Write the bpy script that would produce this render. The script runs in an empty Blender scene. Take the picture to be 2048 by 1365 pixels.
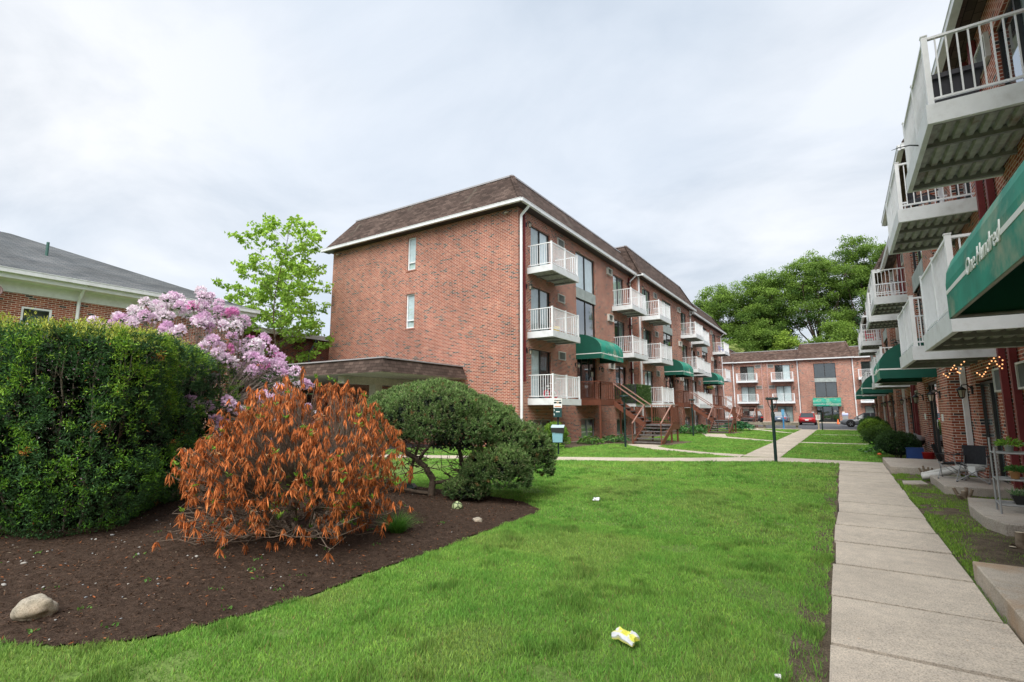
import bpy, math, random
import numpy as np
from mathutils import Vector, Matrix
rng = np.random.default_rng(11)
random.seed(11)
SC = bpy.context.scene
COL = SC.collection
R = math.radians

# ------------------------------------------------------------------ basic helpers
KIDS = {}
def link(o, parent=None, loc=None, rz=None):
    COL.objects.link(o)
    if parent is not None:
        o.parent = parent
        KIDS.setdefault(parent.name, []).append(o)
    if loc is not None: o.location = loc
    if rz is not None: o.rotation_euler = (0, 0, rz)
    return o
def copy_tree(o, parent=None, loc=None, rz=None):
    c = o.copy()
    link(c, parent, loc, rz)
    for ch in KIDS.get(o.name, []):
        copy_tree(ch, c)
    return c
def empty(name, label=None, cat=None, loc=(0, 0, 0), rz=0, group=None):
    o = bpy.data.objects.new(name, None)
    o.empty_display_size = .3
    link(o, None, loc, rz)
    if label: tag(o, label, cat, group)
    return o
def tag(o, label=None, cat=None, group=None, kind=None):
    if label: o['label'] = label
    if cat: o['category'] = cat
    if group: o['group'] = group
    if kind: o['kind'] = kind
    return o
CACHE = {}
def place(key, maker, parent, loc, rz=0):
    """first call builds the thing/part, later calls copy it with its children"""
    if key not in CACHE:
        o = maker()
        CACHE[key] = o
        o.parent = parent
        if parent is not None: KIDS.setdefault(parent.name, []).append(o)
        o.location = loc; o.rotation_euler = (0, 0, rz)
        return o
    return copy_tree(CACHE[key], parent, loc, rz)

def auto_uv(pts):
    p = [Vector(q) for q in pts]
    n = Vector((0, 0, 0))
    for i in range(len(p)):
        a, b = p[i], p[(i + 1) % len(p)]
        n += Vector(((a.y - b.y) * (a.z + b.z), (a.z - b.z) * (a.x + b.x), (a.x - b.x) * (a.y + b.y)))
    if n.length < 1e-12: return [(0, 0)] * len(p)
    n.normalize()
    if abs(n.z) > .97: t, b = Vector((1, 0, 0)), Vector((0, 1, 0))
    else:
        t = Vector((0, 0, 1)).cross(n).normalized(); b = n.cross(t)
    return [(q.dot(t), q.dot(b)) for q in p]

class MB:
    def __init__(s): s.v = []; s.f = []; s.m = []; s.sm = []; s.uv = []
    def face(s, pts, m=0, sm=False, uv=None):
        i = len(s.v); s.v += [tuple(p) for p in pts]
        s.f.append(tuple(range(i, i + len(pts)))); s.m.append(m); s.sm.append(sm)
        s.uv.append(uv or auto_uv(pts)); return s
    def mesh(s, vs, fs, m=0, sm=True):
        i = len(s.v); s.v += [tuple(p) for p in vs]
        for f in fs:
            s.f.append(tuple(i + k for k in f)); s.m.append(m); s.sm.append(sm)
            s.uv.append(auto_uv([vs[k] for k in f]))
        return s
    def box(s, x0, y0, z0, x1, y1, z1, m=0, M=None, skip=''):
        x0, x1 = min(x0, x1), max(x0, x1); y0, y1 = min(y0, y1), max(y0, y1); z0, z1 = min(z0, z1), max(z0, z1)
        c = [(x0, y0, z0), (x1, y0, z0), (x1, y1, z0), (x0, y1, z0), (x0, y0, z1), (x1, y0, z1), (x1, y1, z1), (x0, y1, z1)]
        if M is not None: c = [tuple(M @ Vector(p)) for p in c]
        for k, f in (('b', (0, 3, 2, 1)), ('t', (4, 5, 6, 7)), ('f', (0, 1, 5, 4)), ('r', (1, 2, 6, 5)), ('k', (2, 3, 7, 6)), ('l', (3, 0, 4, 7))):
            if k not in skip: s.face([c[i] for i in f], m)
        return s
    def beam(s, a, b, w, h, m=0, up=(0, 0, 1)):
        a, b = Vector(a), Vector(b); d = (b - a); L = d.length; d.normalize()
        up = Vector(up)
        if abs(d.dot(up)) > .99: up = Vector((1, 0, 0))
        sx = d.cross(up).normalized(); uz = sx.cross(d)
        M = Matrix.Translation(a) @ Matrix((sx, d, uz)).transposed().to_4x4()
        return s.box(-w / 2, 0, -h / 2, w / 2, L, h / 2, m, M)
    def tube(s, pts, r, n=8, m=0, cap=True):
        pts = [Vector(p) for p in pts]
        rs = r if isinstance(r, (list, tuple)) else [r] * len(pts)
        vs = []; fs = []
        prev = None
        for i, p in enumerate(pts):
            d = (pts[min(i + 1, len(pts) - 1)] - pts[max(i - 1, 0)]).normalized()
            if prev is None:
                a = Vector((0, 0, 1)) if abs(d.z) < .9 else Vector((1, 0, 0))
                u = d.cross(a).normalized()
            else:
                u = (prev - d * prev.dot(d)).normalized()
            prev = u; w = d.cross(u)
            for k in range(n):
                t = 2 * math.pi * k / n
                vs.append(p + (u * math.cos(t) + w * math.sin(t)) * rs[i])
        for i in range(len(pts) - 1):
            for k in range(n):
                k2 = (k + 1) % n
                fs.append((i * n + k, i * n + k2, (i + 1) * n + k2, (i + 1) * n + k))
        s.mesh(vs, fs, m, True)
        if cap:
            s.face([vs[k] for k in range(n)][::-1], m); s.face([vs[(len(pts) - 1) * n + k] for k in range(n)], m)
        return s
    def lathe(s, prof, n=16, m=0, c=(0, 0, 0), sm=True):
        vs = []; fs = []
        for r_, z in prof:
            for k in range(n):
                t = 2 * math.pi * k / n
                vs.append((c[0] + r_ * math.cos(t), c[1] + r_ * math.sin(t), c[2] + z))
        for i in range(len(prof) - 1):
            for k in range(n):
                k2 = (k + 1) % n
                fs.append((i * n + k, i * n + k2, (i + 1) * n + k2, (i + 1) * n + k))
        return s.mesh(vs, fs, m, sm)
    def prism(s, poly, z0, z1, m=0, ms=None):
        ms = m if ms is None else ms
        s.face([(x, y, z1) for x, y in poly], m)
        for i in range(len(poly)):
            a, b = poly[i], poly[(i + 1) % len(poly)]
            s.face([(a[0], a[1], z0), (b[0], b[1], z0), (b[0], b[1], z1), (a[0], a[1], z1)], ms)
        return s
    def build(s, name, mats, parent=None, loc=None, rz=None):
        if not isinstance(mats, (list, tuple)): mats = [mats]
        me = bpy.data.meshes.new(name)
        me.from_pydata(s.v, [], s.f)
        for mt in mats: me.materials.append(mt)
        me.polygons.foreach_set('material_index', s.m)
        me.polygons.foreach_set('use_smooth', s.sm)
        l = me.uv_layers.new(name='UVMap')
        flat = [c for f in s.uv for q in f for c in q]
        l.data.foreach_set('uv', flat)
        me.update()
        o = bpy.data.objects.new(name, me)
        return link(o, parent, loc, rz)

# ------------------------------------------------------------------ materials
def newmat(name):
    m = bpy.data.materials.new(name); m.use_nodes = True
    nt = m.node_tree; nt.nodes.clear()
    out = nt.nodes.new('ShaderNodeOutputMaterial')
    return m, nt, out
def N(nt, t, **kw):
    n = nt.nodes.new(t)
    for k, v in kw.items():
        if k.startswith('i_'):
            key = k[2:].replace('_', ' ')
            n.inputs[key].default_value = v
        else: setattr(n, k, v)
    return n
def ramp(nt, stops, interp='LINEAR'):
    r_ = nt.nodes.new('ShaderNodeValToRGB'); cr = r_.color_ramp; cr.interpolation = interp
    while len(cr.elements) < len(stops): cr.elements.new(.5)
    for e, (p, c) in zip(cr.elements, stops):
        e.position = p; e.color = (*c, 1) if len(c) == 3 else c
    return r_
def mixc(nt, fac, a, b, mode='MIX'):
    n = nt.nodes.new('ShaderNodeMix'); n.data_type = 'RGBA'; n.blend_type = mode
    for i, x in ((0, fac), (6, a), (7, b)):
        if isinstance(x, (int, float)): n.inputs[i].default_value = x
        elif isinstance(x, (tuple, list)): n.inputs[i].default_value = (*x, 1) if len(x) == 3 else x
        else: nt.links.new(x, n.inputs[i])
    return n.outputs[2]
def bsdf(nt, out, col, rough=.7, metal=0, spec=.4, bump=None, bstr=.3, bdist=.01):
    b = nt.nodes.new('ShaderNodeBsdfPrincipled')
    if isinstance(col, (tuple, list)): b.inputs['Base Color'].default_value = (*col[:3], 1)
    else: nt.links.new(col, b.inputs['Base Color'])
    if isinstance(rough, (int, float)): b.inputs['Roughness'].default_value = rough
    else: nt.links.new(rough, b.inputs['Roughness'])
    b.inputs['Metallic'].default_value = metal
    b.inputs['Specular IOR Level'].default_value = spec
    if bump is not None:
        bn = nt.nodes.new('ShaderNodeBump'); bn.inputs['Strength'].default_value = bstr; bn.inputs['Distance'].default_value = bdist
        nt.links.new(bump, bn.inputs['Height']); nt.links.new(bn.outputs[0], b.inputs['Normal'])
    nt.links.new(b.outputs[0], out.inputs[0])
    return b
def plain(name, col, rough=.6, metal=0, var=.12, scale=6., spec=.4, dirt=None, dirtcol=(.05, .04, .03), bstr=.15, dscale=2.):
    m, nt, out = newmat(name)
    tc = N(nt, 'ShaderNodeTexCoord')
    ns = N(nt, 'ShaderNodeTexNoise', i_Scale=scale, i_Detail=5., i_Roughness=.6)
    nt.links.new(tc.outputs['Object'], ns.inputs['Vector'])
    hi = tuple(min(1, c * (1 + var)) for c in col); lo = tuple(c * (1 - var) for c in col)
    rp = ramp(nt, [(.3, lo), (.7, hi)]); nt.links.new(ns.outputs[0], rp.inputs[0])
    c = rp.outputs[0]
    if dirt:
        n2 = N(nt, 'ShaderNodeTexNoise', i_Scale=dscale, i_Detail=7., i_Roughness=.65)
        nt.links.new(tc.outputs['Object'], n2.inputs['Vector'])
        r2 = ramp(nt, [(.5, (0, 0, 0)), (.72, (dirt,) * 3)]); nt.links.new(n2.outputs[0], r2.inputs[0])
        c = mixc(nt, r2.outputs[0], c, dirtcol)
    bsdf(nt, out, c, rough, metal, spec, ns.outputs[0], bstr, .005)
    return m

def brick_mat(name, tint=(1, 1, 1), dark=.10, rot=False, stain=.35):
    m, nt, out = newmat(name)
    uv = N(nt, 'ShaderNodeTexCoord'); mp = N(nt, 'ShaderNodeMapping')
    nt.links.new(uv.outputs['UV'], mp.inputs[0])
    if rot: mp.inputs['Rotation'].default_value = (0, 0, R(90))
    br = N(nt, 'ShaderNodeTexBrick', i_Scale=1., i_Mortar_Size=.0072, i_Mortar_Smooth=.1, i_Bias=0., i_Brick_Width=.2, i_Row_Height=.0677)
    br.inputs['Color1'].default_value = (0, 0, 0, 1); br.inputs['Color2'].default_value = (1, 1, 1, 1)
    br.inputs['Mortar'].default_value = (.5, .5, .5, 1)
    nt.links.new(mp.outputs[0], br.inputs['Vector'])
    t = tint
    def c(r_, g, b): return (r_ * t[0], g * t[1], b * t[2])
    # cluster noise pushes some groups of bricks towards the dark end
    ns = N(nt, 'ShaderNodeTexNoise', i_Scale=.9, i_Detail=4., i_Roughness=.6)
    nt.links.new(mp.outputs[0], ns.inputs['Vector'])
    ms = N(nt, 'ShaderNodeMapping'); ms.inputs['Scale'].default_value = (.6, 3., 1); nt.links.new(uv.outputs['UV'], ms.inputs[0])
    nt.links.new(ms.outputs[0], ns.inputs['Vector'])
    sub = N(nt, 'ShaderNodeMath', operation='MULTIPLY_ADD'); sub.inputs[1].default_value = -.75; sub.inputs[2].default_value = .36
    nt.links.new(ns.outputs[0], sub.inputs[0])
    add = N(nt, 'ShaderNodeMath', operation='ADD'); nt.links.new(br.outputs['Color'], add.inputs[0]); nt.links.new(sub.outputs[0], add.inputs[1])
    rp = ramp(nt, [(0, c(.045, .045, .05)), (dark, c(.085, .072, .07)), (dark + .012, c(.24, .062, .038)), (.4, c(.38, .098, .056)),
                   (.62, c(.44, .125, .068)), (.8, c(.31, .075, .045)), (1., c(.50, .19, .115))])
    nt.links.new(add.outputs[0], rp.inputs[0])
    n3 = N(nt, 'ShaderNodeTexNoise', i_Scale=60., i_Detail=3.); nt.links.new(mp.outputs[0], n3.inputs['Vector'])
    r3 = ramp(nt, [(.3, (.8, .8, .8)), (.7, (1.15, 1.15, 1.15))]); nt.links.new(n3.outputs[0], r3.inputs[0])
    bc = mixc(nt, 1., rp.outputs[0], r3.outputs[0], 'MULTIPLY')
    col = mixc(nt, br.outputs['Fac'], bc, c(.76, .64, .54))
    n4 = N(nt, 'ShaderNodeTexNoise', i_Scale=.35, i_Detail=6., i_Roughness=.65); nt.links.new(uv.outputs['UV'], n4.inputs['Vector'])
    r4 = ramp(nt, [(.42, (1, 1, 1)), (.75, (1 - stain,) * 3)]); nt.links.new(n4.outputs[0], r4.inputs[0])
    col = mixc(nt, 1., col, r4.outputs[0], 'MULTIPLY')
    inv = N(nt, 'ShaderNodeMath', operation='SUBTRACT'); inv.inputs[0].default_value = 1; nt.links.new(br.outputs['Fac'], inv.inputs[1])
    mv = N(nt, 'ShaderNodeMapping'); mv.inputs['Scale'].default_value = (2.2, .16, 1); nt.links.new(uv.outputs['UV'], mv.inputs[0])
    n6 = N(nt, 'ShaderNodeTexNoise', i_Scale=1., i_Detail=5., i_Roughness=.6); nt.links.new(mv.outputs[0], n6.inputs['Vector'])
    r6 = ramp(nt, [(.40, (1.04, 1.04, 1.04)), (.80, (1 - stain * .5,) * 3)]); nt.links.new(n6.outputs[0], r6.inputs[0])
    col = mixc(nt, 1., col, r6.outputs[0], 'MULTIPLY')
    bsdf(nt, out, col, .85, 0, .25, inv.outputs[0], .5, .006)
    return m

def shingle_mat(name, cols, bw=.3, rh=.14, patch=None):
    m, nt, out = newmat(name)
    uv = N(nt, 'ShaderNodeTexCoord')
    br = N(nt, 'ShaderNodeTexBrick', i_Scale=1., i_Mortar_Size=.008, i_Mortar_Smooth=.3, i_Brick_Width=bw, i_Row_Height=rh)
    br.inputs['Color1'].default_value = (0, 0, 0, 1); br.inputs['Color2'].default_value = (1, 1, 1, 1); br.inputs['Mortar'].default_value = (.5, .5, .5, 1)
    nt.links.new(uv.outputs['UV'], br.inputs['Vector'])
    rp = ramp(nt, [(0, cols[0]), (.5, cols[1]), (1, cols[2])]); nt.links.new(br.outputs['Color'], rp.inputs[0])
    ns = N(nt, 'ShaderNodeTexNoise', i_Scale=.7, i_Detail=7., i_Roughness=.65); nt.links.new(uv.outputs['UV'], ns.inputs['Vector'])
    r2 = ramp(nt, [(.35, (.72, .72, .72)), (.7, (1.2, 1.2, 1.2))]); nt.links.new(ns.outputs[0], r2.inputs[0])
    c = mixc(nt, 1., rp.outputs[0], r2.outputs[0], 'MULTIPLY')
    c = mixc(nt, br.outputs['Fac'], c, tuple(x * .35 for x in cols[0]))  # shadow line between shingle courses painted into the colour
    if patch:
        n3 = N(nt, 'ShaderNodeTexNoise', i_Scale=.9, i_Detail=5., i_Roughness=.7)
        mp = N(nt, 'ShaderNodeMapping'); mp.inputs['Scale'].default_value = (1.6, .35, 1); nt.links.new(uv.outputs['UV'], mp.inputs[0]); nt.links.new(mp.outputs[0], n3.inputs['Vector'])
        r3 = ramp(nt, [(.6, (0, 0, 0)), (.72, (.6, .6, .6))]); nt.links.new(n3.outputs[0], r3.inputs[0])
        c = mixc(nt, r3.outputs[0], c, patch)
    n5 = N(nt, 'ShaderNodeTexNoise', i_Scale=90., i_Detail=2.); nt.links.new(uv.outputs['UV'], n5.inputs['Vector'])
    bsdf(nt, out, c, .95, 0, .15, n5.outputs[0], .4, .004)
    return m

def leaf_mat(name, trans=.25, rough=.55, spec=.3):
    m, nt, out = newmat(name)
    at = N(nt, 'ShaderNodeAttribute', attribute_name='Col')
    b = N(nt, 'ShaderNodeBsdfPrincipled'); nt.links.new(at.outputs['Color'], b.inputs['Base Color'])
    b.inputs['Roughness'].default_value = rough; b.inputs['Specular IOR Level'].default_value = spec
    tr = N(nt, 'ShaderNodeBsdfTranslucent'); nt.links.new(at.outputs['Color'], tr.inputs['Color'])
    mx = N(nt, 'ShaderNodeMixShader'); mx.inputs[0].default_value = trans
    nt.links.new(b.outputs[0], mx.inputs[1]); nt.links.new(tr.outputs[0], mx.inputs[2]); nt.links.new(mx.outputs[0], out.inputs[0])
    return m

def glass_mat(name, tint=(.85, .92, .92), refl=.12):
    m, nt, out = newmat(name)
    tr = N(nt, 'ShaderNodeBsdfTransparent'); tr.inputs[0].default_value = (*tint, 1)
    gl = N(nt, 'ShaderNodeBsdfGlossy'); gl.inputs['Roughness'].default_value = .02; gl.inputs[0].default_value = (.9, .95, 1, 1)
    fr0 = N(nt, 'ShaderNodeLayerWeight', i_Blend=.5); fr = N(nt, 'ShaderNodeMath', operation='POWER'); fr.inputs[1].default_value = 3.5; nt.links.new(fr0.outputs['Facing'], fr.inputs[0])
    ns = N(nt, 'ShaderNodeTexNoise', i_Scale=1.2, i_Detail=1.)
    tc = N(nt, 'ShaderNodeTexCoord'); nt.links.new(tc.outputs['Object'], ns.inputs['Vector'])
    bn = N(nt, 'ShaderNodeBump', i_Strength=.06, i_Distance=.05); nt.links.new(ns.outputs[0], bn.inputs['Height']); nt.links.new(bn.outputs[0], gl.inputs['Normal'])
    mt = N(nt, 'ShaderNodeMath', operation='ADD'); mt.inputs[1].default_value = refl; nt.links.new(fr.outputs[0], mt.inputs[0])
    mx = N(nt, 'ShaderNodeMixShader'); nt.links.new(mt.outputs[0], mx.inputs[0]); nt.links.new(tr.outputs[0], mx.inputs[1]); nt.links.new(gl.outputs[0], mx.inputs[2])
    nt.links.new(mx.outputs[0], out.inputs[0])
    return m

def concrete_mat(name, base=(.42, .39, .35), rust=0., speck=1.):
    m, nt, out = newmat(name)
    tc = N(nt, 'ShaderNodeTexCoord')
    def noise(s, d, r_=.6):
        n = N(nt, 'ShaderNodeTexNoise', i_Scale=s, i_Detail=d, i_Roughness=r_); nt.links.new(tc.outputs['Object'], n.inputs['Vector']); return n
    a = noise(.9, 6., .6); b = noise(95., 3., .7); c_ = noise(9., 5., .7)
    r1 = ramp(nt, [(.3, tuple(x * .82 for x in base)), (.7, tuple(x * 1.1 for x in base))]); nt.links.new(a.outputs[0], r1.inputs[0])
    r2 = ramp(nt, [(.36, (.62, .6, .58)), (.5, (1, 1, 1)), (.66, (1.22, 1.2, 1.18))]); nt.links.new(b.outputs[0], r2.inputs[0])
    col = mixc(nt, speck, r1.outputs[0], r2.outputs[0], 'MULTIPLY')
    r3 = ramp(nt, [(.3, (.84, .84, .84)), (.6, (1.05, 1.04, 1.02))]); nt.links.new(c_.outputs[0], r3.inputs[0])
    col = mixc(nt, 1., col, r3.outputs[0], 'MULTIPLY')
    if rust:
        n = noise(1.7, 6., .65); r4 = ramp(nt, [(.44, (0, 0, 0)), (.62, (rust,) * 3)]); nt.links.new(n.outputs[0], r4.inputs[0])
        col = mixc(nt, r4.outputs[0], col, (.40, .24, .12))
    bsdf(nt, out, col, .9, 0, .2, b.outputs[0], .35, .003)
    return m

M = {}
M['brick'] = brick_mat('red_brick', dark=.07)
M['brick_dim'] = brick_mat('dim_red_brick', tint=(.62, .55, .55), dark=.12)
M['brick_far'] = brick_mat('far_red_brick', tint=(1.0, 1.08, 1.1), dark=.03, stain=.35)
M['brick_up'] = brick_mat('soldier_brick', dark=.02, rot=True)
M['shingle'] = shingle_mat('brown_shingle', [(.062, .045, .038), (.095, .067, .057), (.135, .098, .083)], patch=(.16, .15, .12))
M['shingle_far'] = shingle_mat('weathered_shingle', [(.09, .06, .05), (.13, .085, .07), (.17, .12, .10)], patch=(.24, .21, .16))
M['shingle_grey'] = shingle_mat('grey_shingle', [(.11, .12, .13), (.135, .145, .15), (.16, .165, .17)])
M['white'] = plain('white_paint', (.84, .86, .88), .5, var=.05, dirt=.25, dirtcol=(.35, .34, .30))
M['gutter'] = plain('gutter_metal', (.74, .76, .78), .4, var=.06, dirt=.3, dirtcol=(.30, .28, .26))
M['trim'] = plain('grey_metal_trim', (.36, .35, .37), .5, var=.1)
M['fascia'] = plain('balcony_fascia_paint', (.74, .77, .79), .6, var=.05, dirt=.4, dirtcol=(.30, .29, .26), dscale=3.)
M['deck'] = plain('rusty_steel_deck', (.36, .37, .34), .7, var=.25, dirt=1., dirtcol=(.15, .06, .028), dscale=1.7)
M['deckbeam'] = plain('deck_beam', (.24, .24, .24), .7, var=.2, dirt=.5)
M['bronze'] = plain('dark_bronze_frame', (.03, .029, .028), .4, var=.2)
M['alu'] = plain('alu_frame', (.30, .31, .31), .4, var=.1)
M['glass'] = glass_mat('window_glass')
M['glass_teal'] = glass_mat('tinted_window_glass', (.42, .58, .58), .16)
M['curtain'] = plain('pale_curtain', (.72, .76, .77), .9, var=.15, scale=3)
M['blind'] = plain('grey_blind', (.36, .40, .39), .9, var=.2, scale=3)
M['room'] = plain('dark_room', (.03, .035, .035), .9, var=.4, scale=2)
M['brown'] = plain('brown_paint', (.17, .06, .035), .5, var=.15, dirt=.4, dirtcol=(.09, .04, .03))
M['brownrail'] = plain('brown_handrail_paint', (.36, .20, .16), .5, var=.12)
M['tread'] = plain('worn_tread', (.11, .10, .10), .8, var=.3, dirt=.6, dirtcol=(.3, .28, .26), dscale=9)
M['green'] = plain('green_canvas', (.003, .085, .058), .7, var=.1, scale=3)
M['greenlit'] = plain('green_canvas_front', (.012, .25, .175), .7, var=.25, scale=2.5, dirt=.85, dirtcol=(.34, .37, .26), dscale=1.9)  # awning front: fading plus sky light painted in as a paler green
M['letter'] = plain('white_lettering', (.8, .82, .8), .6, var=.03)
M['redpipe'] = plain('red_pipe_paint', (.17, .028, .032), .5, var=.15)
M['pinkpipe'] = plain('faded_pipe_paint', (.50, .30, .27), .6, var=.15)
M['black'] = plain('black_metal', (.018, .02, .022), .45, var=.2)
M['darkgreen'] = plain('dark_green_metal', (.010, .030, .028), .45, var=.25)
M['lampglass'] = plain('frosted_lamp_glass', (.42, .38, .30), .3, var=.1)
M['acgrill'] = plain('ac_grill', (.20, .21, .20), .6, var=.2)
M['acwhite'] = plain('ac_casing', (.60, .60, .56), .6, var=.08, dirt=.4, dirtcol=(.3, .28, .24))
M['concrete'] = concrete_mat('sidewalk_concrete', (.56, .50, .42))
M['stoop'] = concrete_mat('stoop_concrete', (.48, .43, .36), rust=.6)
M['patio'] = concrete_mat('patio_concrete', (.47, .43, .375), rust=.15)
M['canopyconc'] = concrete_mat('canopy_concrete', (.60, .58, .52))
M['bark'] = plain('bark', (.10, .075, .055), .9, var=.35, scale=18, bstr=.6)
M['greybark'] = plain('grey_twig_bark', (.24, .20, .17), .9, var=.3, scale=20, bstr=.5)
M['leaf'] = leaf_mat('leaf', .3)
M['needle'] = leaf_mat('needle', .12)
M['dryleaf'] = leaf_mat('dry_leaf', .2, .75, .08)
M['petal'] = leaf_mat('petal', .35, .6)
M['grassblade'] = leaf_mat('grass_blade', .35, .6, .2)
M['stone'] = concrete_mat('field_stone', (.40, .37, .31), rust=.25)
M['tyre'] = plain('tyre', (.015, .015, .016), .8)
M['rim'] = plain('wheel_rim', (.45, .46, .48), .3, metal=.8, var=.05)
M['carglass'] = plain('car_glass', (.03, .04, .045), .05, var=.1, spec=.8)
M['chrome'] = plain('chrome', (.6, .6, .62), .2, metal=.9)

# ------------------------------------------------------------------ numpy noise + foliage
def _h(ix, iy, iz, seed):
    n = (ix.astype(np.int64) * 73856093) ^ (iy.astype(np.int64) * 19349663) ^ (iz.astype(np.int64) * 83492791) ^ (seed * 2654435761)
    n = (n ^ (n >> 13)) * 1274126177 & 0xffffffff
    n = n ^ (n >> 16)
    return (n & 0xffff) / 65535.
def vnoise(x, y, z=None, seed=0):
    if z is None: z = np.zeros_like(x)
    xi, yi, zi = np.floor(x), np.floor(y), np.floor(z)
    fx, fy, fz = x - xi, y - yi, z - zi
    s = lambda t: t * t * (3 - 2 * t)
    fx, fy, fz = s(fx), s(fy), s(fz)
    r_ = 0
    for dx in (0, 1):
        for dy in (0, 1):
            for dz in (0, 1):
                w = (fx if dx else 1 - fx) * (fy if dy else 1 - fy) * (fz if dz else 1 - fz)
                r_ = r_ + w * _h(xi + dx, yi + dy, zi + dz, seed)
    return r_
def nrm(a): return a / np.maximum(np.linalg.norm(a, axis=-1, keepdims=True), 1e-9)
def rdir(n): return nrm(rng.normal(size=(n, 3)))

def np_mesh(name, V, F, mat, col=None, parent=None, smooth=False, loc=None):
    me = bpy.data.meshes.new(name)
    nv, nf, k = len(V), len(F), F.shape[1]
    me.vertices.add(nv); me.vertices.foreach_set('co', np.ascontiguousarray(V, dtype=np.float32).ravel())
    me.loops.add(nf * k); me.loops.foreach_set('vertex_index', np.ascontiguousarray(F, dtype=np.int32).ravel())
    me.polygons.add(nf); me.polygons.foreach_set('loop_start', np.arange(0, nf * k, k, dtype=np.int32))
    try: me.polygons.foreach_set('loop_total', np.full(nf, k, dtype=np.int32))
    except Exception: pass
    me.update(calc_edges=True)
    me.polygons.foreach_set('use_smooth', np.full(nf, smooth))
    if col is not None:
        a = me.attributes.new('Col', 'FLOAT_COLOR', 'POINT')
        c4 = np.ones((nv, 4), dtype=np.float32); c4[:, :3] = np.clip(col, 0, 1)
        a.data.foreach_set('color', c4.ravel())
    me.materials.append(mat)
    return link(bpy.data.objects.new(name, me), parent, loc)

def leaves(P, D, L, W, C, bend=0., up=None):
    """rhombic leaves: P base, D direction, L length, W width -> V,F,col"""
    n = len(P)
    L = np.broadcast_to(np.asarray(L, float).reshape(-1, 1), (n, 1)); W = np.broadcast_to(np.asarray(W, float).reshape(-1, 1), (n, 1))
    D = nrm(D); S = nrm(np.cross(D, rdir(n) if up is None else up)); Nn = np.cross(S, D)
    V = np.empty((n, 4, 3))
    V[:, 0] = P; V[:, 1] = P + D * L * .45 + S * W * .5 + Nn * W * .15; V[:, 2] = P + D * L - Nn * L * bend; V[:, 3] = P + D * L * .45 - S * W * .5 + Nn * W * .15
    F = np.arange(n * 4).reshape(n, 4)
    C4 = np.repeat(C[:, None, :], 4, 1)
    return V.reshape(-1, 3), F, C4.reshape(-1, 3)
def join(parts):
    V = []; F = []; C = []; o = 0
    for v, f, c in parts:
        V.append(v); F.append(f + o); C.append(c); o += len(v)
    return np.concatenate(V), np.concatenate(F), np.concatenate(C)
def tubes(segs, n=5):
    """segs rows: p0(3) p1(3) r0 r1"""
    S = np.asarray(segs, float); p0, p1, r0, r1 = S[:, :3], S[:, 3:6], S[:, 6:7], S[:, 7:8]
    d = nrm(p1 - p0); a = np.where(np.abs(d[:, 2:3]) < .9, [[0, 0, 1.]], [[1., 0, 0]])
    u = nrm(np.cross(d, a)); w = np.cross(d, u); m = len(S)
    V = np.empty((m, 2 * n, 3))
    for k in range(n):
        t = 2 * math.pi * k / n; e = u * math.cos(t) + w * math.sin(t)
        V[:, k] = p0 + e * r0; V[:, n + k] = p1 + e * r1
    F = np.empty((m, n, 4), int); base = (np.arange(m) * 2 * n)[:, None]
    for k in range(n):
        k2 = (k + 1) % n
        F[:, k] = np.concatenate([base + k, base + k2, base + n + k2, base + n + k], 1)
    return V.reshape(-1, 3), F.reshape(-1, 4)
def colmix(a, b, t):
    a = np.asarray(a); b = np.asarray(b); t = np.asarray(t).reshape(-1, 1)
    return a * (1 - t) + b * t
def grow(p, d, L, r, depth, segs, tips, spread=.6, up=.25, kids=(2, 3), shrink=.72, bendy=.18, mid=None):
    """recursive limb skeleton"""
    p = np.asarray(p, float); d = nrm(np.asarray(d, float)); k = 3
    for i in range(k):
        q = p + d * L / k
        r2 = r * (1 - .12)
        segs.append([*p, *q, r, r2]); p, r = q, r2
        d = nrm(d + rng.normal(size=3) * bendy + np.array([0, 0, up * .25]))
        if mid is not None and depth <= mid and i < k - 1: tips.append(p.copy())
    if depth == 0 or r < .004:
        tips.append(p); return
    n = random.randint(*kids)
    a0 = random.random() * 6.28
    s = nrm(np.cross(d, [0.3, .2, 1.])); t = np.cross(d, s)
    for j in range(n):
        a = a0 + j * 6.283 / n + random.uniform(-.4, .4)
        e = d + (s * math.cos(a) + t * math.sin(a)) * spread * random.uniform(.7, 1.3) + np.array([0, 0, up])
        grow(p, e, L * shrink * random.uniform(.8, 1.15), r * .68, depth - 1, segs, tips, spread, up, kids, shrink, bendy, mid)
# ------------------------------------------------------------------ camera, sky, light
cam_d = bpy.data.cameras.new('camera'); cam = bpy.data.objects.new('camera', cam_d); COL.objects.link(cam)
cam_d.sensor_width = 36; cam_d.lens = 17.93; cam_d.clip_end = 3000; cam_d.clip_start = .05
cam.location = (0, 0, 1.6); cam.rotation_euler = (R(90 + 7.82), 0, R(32.7))
SC.camera = cam
SC.view_settings.view_transform = 'Standard'; SC.view_settings.look = 'None'; SC.view_settings.exposure = 0
SC.cycles.use_denoising = True
SC.cycles.max_bounces = 6; SC.cycles.transparent_max_bounces = 12; SC.cycles.diffuse_bounces = 3

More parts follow.
